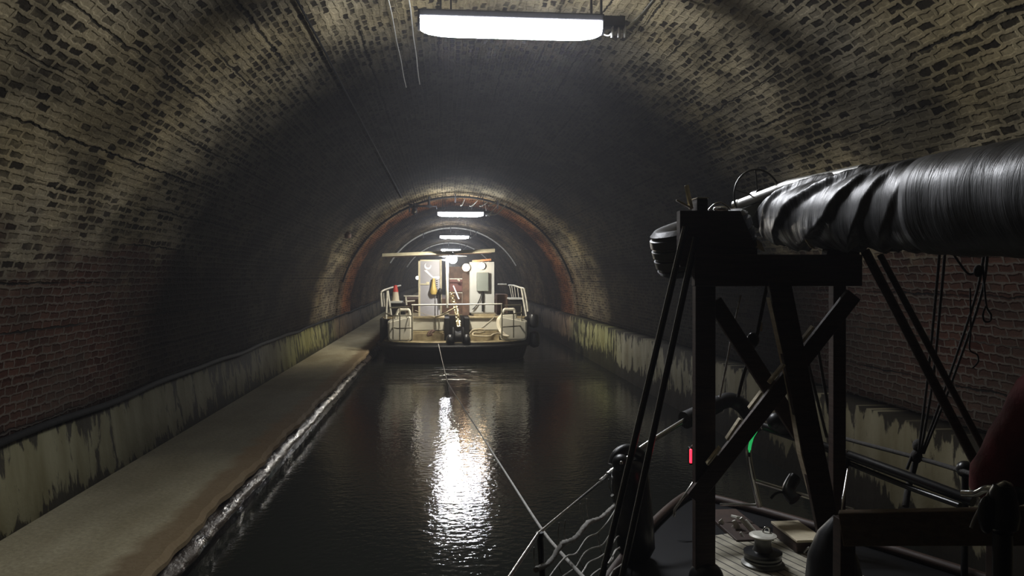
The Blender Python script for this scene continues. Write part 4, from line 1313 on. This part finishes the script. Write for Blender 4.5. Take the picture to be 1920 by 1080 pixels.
# tyre hung left of the crutch
t = thing('tyre', 'black rubber tyre with ribbed tread, lying at the left end of the wooden crutch', 'tyre', P(1320, 510, 3.86))
tc = P(1318, 456, 3.86); ta = V((-0.30, -0.10, 1)).normalized()
Rr = 0.262
lathe_prof = [(Rr * .55, -0.085), (Rr * .70, -0.115), (Rr * .86, -0.120), (Rr * .95, -0.104), (Rr * .985, -0.085), (Rr * .94, -0.080), (Rr * .94, -0.072), (Rr * .995, -0.067), (Rr * 1.0, -0.030), (Rr * .95, -0.026), (Rr * .95, -0.016), (Rr, -0.012), (Rr, 0.022), (Rr * .95, 0.026), (Rr * .95, 0.036), (Rr * .995, 0.040), (Rr * .985, 0.078), (Rr * .94, 0.082), (Rr * .94, 0.090), (Rr * .955, 0.100), (Rr * .86, 0.120), (Rr * .70, 0.115), (Rr * .55, 0.085)]
b = BM(); lathe(b, tc, lathe_prof, 48, ta)
ty = part('carcass', b, M['rubber'], t)
b = BM(); lathe(b, tc, [(0.02, -0.02), (Rr * .56, -0.08), (Rr * .56, 0.0), (Rr * .56, 0.08), (0.02, 0.02)], 24, ta)
part('rim', b, M['housing'], t)

# red navigation light, and green light on the bent pipe
t = thing('port_light', 'small red-glowing navigation light at the left post of the crutch', 'lamp', P(1295, 872, 3.6))
b = BM(); a = P(1291, 871, 3.6); c2 = P(1298, 838, 3.6); box(b, (a.x, 3.585, a.z), (c2.x, 3.62, c2.z), 0.004); part('case', b, M['black_pl'], t)
b = BM(); a = P(1293.2, 868, 3.58); c2 = P(1296.8, 842, 3.58); box(b, (a.x, 3.572, a.z), (c2.x, 3.585, c2.z), 0.002); part('lens', b, M['red_lens'], t, 'red glowing lens')
b = BM(); tube(b, [P(1297, 838, 3.61), P(1300, 835, 3.55), P(1304, 836, 3.5)], 0.006, 8); part('mount', b, M['black_pl'], t)
t = thing('pipe_glow', 'slim green strip imitating nav-light glow on the bent pipe under the bow rail', 'lamp', P(1406, 850, 4.3))
b = BM(); tube(b, smooth_pts([P(1418, 808, 4.315), P(1411, 820, 4.315), P(1406, 836, 4.315), P(1405, 848, 4.315)]), [0.008] * 8 + [0.009] * 8 + [0.004] * 3, 10)
part('lens', b, M['green_glow'], t, 'green glow painted along the pipe')  # glowing strip in place of green light on the pipe
b = BM(); tube(b, [P(1405, 848, 4.315), P(1405, 856, 4.315)], 0.007, 8); part('case', b, M['black_pl'], t)
# black bundle on the rail
t = thing('deck_bundle', 'black lumpy bundle tied on the bow rail beside the slanting strut', 'bundle', P(1465, 812, 4.2))
b = BM(); ball(b, P(1470, 792, 4.2), 0.075, (1.1, .8, .85)); ball(b, P(1488, 797, 4.2), 0.06, (1, .8, .9)); ball(b, P(1455, 790, 4.2), 0.05); part('body', b, M['foam'], t)
b = BM(); ball(b, P(1434, 779, 4.3), 0.03); tube(b, [P(1434, 779, 4.3), P(1456, 790, 4.22)], 0.018, 8); part('toggle', b, M['foam'], t)

# windlass on the foredeck
wl_ = P(1430, 1075, 3.72)
wb = V((wl_.x, wl_.y, DZ))
zt = P(1430, 1000, 3.72).z - DZ
t = thing('windlass', 'dark upright windlass with a pale top disc on the foredeck', 'windlass', wb)
b = BM(); lathe(b, wb, [(0.105, 0), (0.105, 0.02), (0.09, 0.03), (0.088, 0.06)], 28); part('base', b, M['bronze'], t)
b = BM(); lathe(b, wb + V((0, 0, 0.03)), [(0.085, 0.0), (0.092, 0.012), (0.085, 0.022), (0.092, 0.032), (0.094, 0.045), (0.05, 0.052)], 28); part('gypsy', b, M['black_pl'], t)
b = BM(); lathe(b, wb + V((0, 0, 0.08)), [(0.05, 0.0), (0.042, 0.02), (0.040, zt - 0.12), (0.046, zt - 0.10)], 24); part('drum', b, M['bronze'], t)
b = BM(); lathe(b, wb + V((0, 0, zt - 0.022)), [(0.045, 0), (0.066, 0.008), (0.067, 0.014), (0.05, 0.02)], 28); part('top_disc', b, M['alloy'], t, 'pale top disc')
b = BM(); tube(b, smooth_pts([wb + V((0.01, 0.02, zt)), wb + V((0.02, 0.02, zt + .022)), wb + V((0.04, 0.02, zt + .018)), wb + V((0.045, .02, zt - .005))]), 0.005, 8); part('handle', b, M['steel'], t)
# anchor stowed in the bow roller: pale arms
t = thing('bow_roller', 'pale metal bow roller with upright cheeks beside the windlass', 'roller', dk(1385, 1020, 4.3))
for (pts, dd) in ((((1347, 978), (1352, 974), (1358, 985), (1364, 1010), (1368, 1040), (1355, 1042), (1350, 1010)), 4.32), (((1372, 978), (1378, 976), (1390, 995), (1394, 1010), (1392, 1036), (1388, 1036), (1384, 1005)), 4.22)):
    b = BM(); prism(b, [P(x, y, dd) for x, y in pts], (0.012, 0.02, 0)); part('cheek', b, M['alloy'], t)
for (p, q, dd, w_) in (((1374, 968), (1386, 971), 4.28, .030), ((1388, 971), (1422, 1010), 4.2, .022), ((1388, 998), (1408, 1028), 4.12, .012), ((1398, 975), (1420, 1000), 4.25, .012), ((1366, 998), (1378, 985), 4.3, 0.01), ((1372, 1025), (1384, 1025), 4.25, .012)):
    b = BM(); plank(b, P(*p, dd), P(*q, dd - 0.06), w_, 0.016, V((0.3, -1, 0.4))); part('bar', b, M['alloy'], t)
b = BM(); lo = dk(1366, 1035, 4.3); box(b, (lo.x - 0.05, 4.05, DZ), (lo.x + 0.16, 4.6, DZ + 0.02), 0.004); part('base_plate', b, M['dkwood'], t)
# black ball fender end at the bottom edge
t = thing('buoy', 'black ball fender lying at the bottom edge left of the windlass', 'fender', V((P(1325, 1075, 3.5).x, 3.5, DZ)))
cb = P(1324, 1085, 3.5)
b = BM(); ball(b, cb, 0.082, (1, 1, 1), 28); part('body', b, M['black_pl'], t)
b = BM(); lathe(b, cb - V((0, 0, 0.13)), [(0.03, 0), (0.035, 0.06)], 12); part('neck', b, M['black_pl'], t)
# hatch block right of the windlass
t = thing('deck_box', 'low dark box with a pale lid edge right of the windlass', 'box', dk(1500, 1035, 3.95))
b = BM(); lo = dk(1478, 1040, 3.95); hi = dk(1528, 1040, 3.95); box(b, (lo.x, 3.85, DZ), (hi.x, 4.15, DZ + 0.07), 0.006); part('body', b, M['dkwood'], t)
b = BM(); box(b, (lo.x - .005, 3.84, DZ + .068), (hi.x + .005, 4.16, DZ + 0.082), 0.003); part('lid', b, M['edgewood'], t)
b = BM(); tube(b, smooth_pts([V((lo.x + .03, 3.83, DZ + .02)), V((lo.x + .05, 3.82, DZ + .05)), V((lo.x + .07, 3.83, DZ + .02))]), 0.006, 8); part('handle', b, M['galv'], t)
# thick black line bag at foot of strut
t = thing('rope_bag', 'black rope bag slumped at the foot of the slanting strut', 'bag', dk(1555, 1060, 3.2))
b = BM(); c = P(1565, 1058, 3.15); tube(b, [V((c.x, c.y, DZ)), c + V((0, 0, -.08)), c + V((-.01, 0, .04)), c + V((-0.01, 0, .13)), c + V((0.02, 0, .2))], [0.11, 0.12, 0.10, 0.06, 0.025], 18); part('body', b, M['foam'], t)
b = BM(); tube(b, [c + V((0.02, 0, .19)), P(1590, 880, 3.4)], 0.006, 8); part('draw_cord', b, M['steel'], t)
# brown board lying across on the right
t = thing('board', 'wide brown wooden board lying across the deck at lower right', 'board', P(1750, 1000, 2.9))
b = BM(); a0 = P(1577, 990, 2.85); a1 = P(1990, 985, 2.5); plank(b, a0, a1, 0.125, 0.06, V((0, -1, 0.12))); part('plank', b, M['brwood'], t)
for x in (1600, 1900):
    b = BM()
    q = P(x, 990, 2.84 - 0.35 * (x - 1577) / 413); box(b, (q.x - 0.03, q.y + 0.035, DZ), (q.x + 0.03, q.y + 0.10, q.z + .02), 0.004)
    part('leg', b, M['dkwood'], t)
# red sail bag
t = thing('sail_bag', 'dark red canvas sail bag leaning at the right edge', 'bag', P(1880, 900, 2.55))
b = BM()
a0, a1 = P(1862, 925, 2.75), P(2030, 650, 2.45)
dd = a1 - a0
n = 12
pts = [a0 + dd * k / n + V((0, 0, 0.012 * math.sin(k * 1.9))) for k in range(n + 1)]
tube(b, pts, [0.085, 0.108, 0.112, 0.112, 0.112, 0.115, 0.115, 0.115, 0.115, 0.11, 0.105, 0.09, 0.04], 24)
part('body', b, M['red_canvas'], t)
b = BM(); tube(b, [V((a1.x, a1.y + .1, a1.z)), V((a1.x + 0.05, a1.y + .1, DZ))], 0.02, 8)
part('prop', b, M['dkwood'], t)
# boom poles behind
for (a, c2, r, lb) in (((1622, 470, 3.3), (1838, 885, 2.95), 0.020, 'dark pole slanting from the mast cover to the red sail bag, the lower of two'),
                       ((1650, 478, 3.35), (1858, 868, 3.0), 0.015, 'dark pole slanting from the mast cover to the red sail bag, the upper of two')):
    b = BM(); tube(b, [P(*a), P(*c2)], r, 12)
    single('pole', b, M['dkwood'], lb, 'pole', 'slanting dark poles')
# hanging ropes on the right
random.seed(5)
R1 = [((1762, 470), (1754, 560), (1738, 720), (1722, 850), 0.006), ((1772, 470), (1764, 560), (1748, 720), (1726, 850), 0.006), ((1846, 470), (1828, 560), (1775, 720), (1728, 850), 0.006), ((1852, 470), (1838, 560), (1783, 720), (1732, 850), 0.006)]
lbs = ['leftmost of four taut ropes meeting in the knot on the starboard lifeline', 'second from left of four taut ropes meeting in the knot on the starboard lifeline', 'second from right of four taut ropes meeting in the knot on the starboard lifeline', 'rightmost of four taut ropes meeting in the knot on the starboard lifeline']
for r, lb in zip(R1, lbs):
    b = BM(); tube(b, smooth_pts([P(x, y, 3.0 + 0.25 * i) for i, (x, y) in enumerate(r[:4])]), r[4], 8)
    single('rope', b, M['dark_rope'], lb, 'rope', 'taut ropes above the starboard lifeline')
t = thing('rope_knot', 'dark rope knot tied on the starboard lifeline', 'knot', P(1722, 870, 3.78))
b = BM(); ball(b, P(1722, 836, 3.76), 0.032, (.9, .9, 1.1)); ball(b, P(1718, 856, 3.76), 0.03, (1, .9, 1.2)); part('turns', b, M['dark_rope'], t)
b = BM(); tube(b, smooth_pts([P(1718, 860, 3.76), P(1710, 890, 3.76), P(1702, 920, 3.74), P(1698, 950, 3.7)]), 0.016, 8); tube(b, [P(1712, 850, 3.76), P(1700, 880, 3.76)], 0.008, 8); part('tail', b, M['dark_rope'], t)
b = BM(); tube(b, smooth_pts([P(1843, 500, 3.05), P(1846, 540, 3.05), P(1850, 575, 3.05), P(1858, 590, 3.05), P(1856, 602, 3.05), P(1846, 602, 3.05), P(1843, 590, 3.05), P(1848, 574, 3.05)]), 0.004, 8)
single('rope', b, M['dark_rope'], 'thin rope end hanging in a small loop under the mast cover', 'rope')
b = BM(); tube(b, smooth_pts([P(1819, 540, 3.1), P(1820, 620, 3.1), P(1818, 655, 3.1), P(1832, 665, 3.1), P(1834, 678, 3.1), P(1824, 690, 3.1)]), 0.0035, 8)
single('rope', b, M['dark_rope'], 'thin rope end hanging with a hooked tip under the mast cover', 'rope')
b = BM(); tube(b, smooth_pts([P(1784, 470, 3.1), P(1798, 492, 3.1), P(1818, 514, 3.1), P(1842, 500, 3.05)]), 0.005, 8); ball(b, P(1834, 508, 3.06), 0.02, (1, .7, 1.3))
single('rope', b, M['dark_rope'], 'slack knotted rope slung right under the mast cover', 'rope')
for (a, c2, lb) in (((1470, 700, 3.7), (1545, 830, 3.7), 'x'),):
    pass
b = BM(); tube(b, smooth_pts([P(1438, 535, 3.65), P(1425, 600, 3.65), P(1416, 640, 3.65), P(1395, 700, 3.7), P(1384, 745, 3.7)]), 0.009, 8)
tcord = thing('halyard', 'dark rope with a black block hanging behind the crutch braces', 'rope', P(1400, 650, 3.65))
part('line', b, M['dark_rope'], tcord)
b = BM(); ball(b, P(1412, 637, 3.65), 0.032, (1, .7, 1.15)); ball(b, P(1404, 650, 3.65), 0.026, (1, .7, 1.1)); part('block', b, M['black_pl'], tcord)
b = BM(); pa = P(1424, 604, 3.66); box(b, pa + V((-.004, -.004, -.045)), pa + V((.014, .004, .0)), 0.003); part('tag', b, M['edgewood'], tcord, 'pale tag')
b = BM(); tube(b, [P(1389, 553, 3.8), P(1374, 620, 3.8), P(1350, 745, 3.8)], 0.005, 8)
single('rope', b, M['grey_rope'], 'thin grey line hanging behind the left half of the crutch', 'rope')
for (pts, lb) in ((((1510, 660), (1530, 740), (1550, 820)), 'thin dark line slanting between strut and right post, the left one'), (((1530, 632), (1545, 720), (1558, 790)), 'thin dark line slanting between strut and right post, the right one')):
    b = BM(); tube(b, smooth_pts([P(x, y, 3.8) for x, y in pts]), 0.008, 8)
    single('rope', b, M['dark_rope'], lb, 'rope')
# winch / gloves lot at the right edge
t = thing('winch', 'black sheet winch and handle with a bright rim before the red sail bag', 'winch', P(1880, 1010, 2.4))
b = BM(); c = P(1880, 1000, 2.4); lathe(b, c, [(0.02, 0), (0.045, 0.02), (0.052, 0.06), (0.04, 0.14), (0.03, 0.16)], 20); part('drum', b, M['black_pl'], t)
b = BM(); tube(b, smooth_pts([P(1805, 925, 2.55), P(1830, 925, 2.5), P(1848, 917, 2.45), P(1866, 916, 2.42), P(1885, 908, 2.4), P(1893, 912, 2.4)]), 0.013, 10); part('handle', b, M['steel'], t, 'bright steel handle')
b = BM(); tube(b, smooth_pts([P(1855, 925, 2.42), P(1840, 950, 2.42), P(1828, 972, 2.45), P(1821, 990, 2.45)]), 0.006, 8); part('lanyard', b, M['grey_cable'], t)
b = BM(); ball(b, P(1850, 965, 2.4), 0.035, (.8, .7, 1.8)); ball(b, P(1905, 930, 2.4), 0.035, (1.2, .8, .9)); part('cover', b, M['foam'], t)
b = BM(); tube(b, [c, V((c.x, c.y, DZ))], 0.03, 12); part('pedestal', b, M['black_pl'], t)
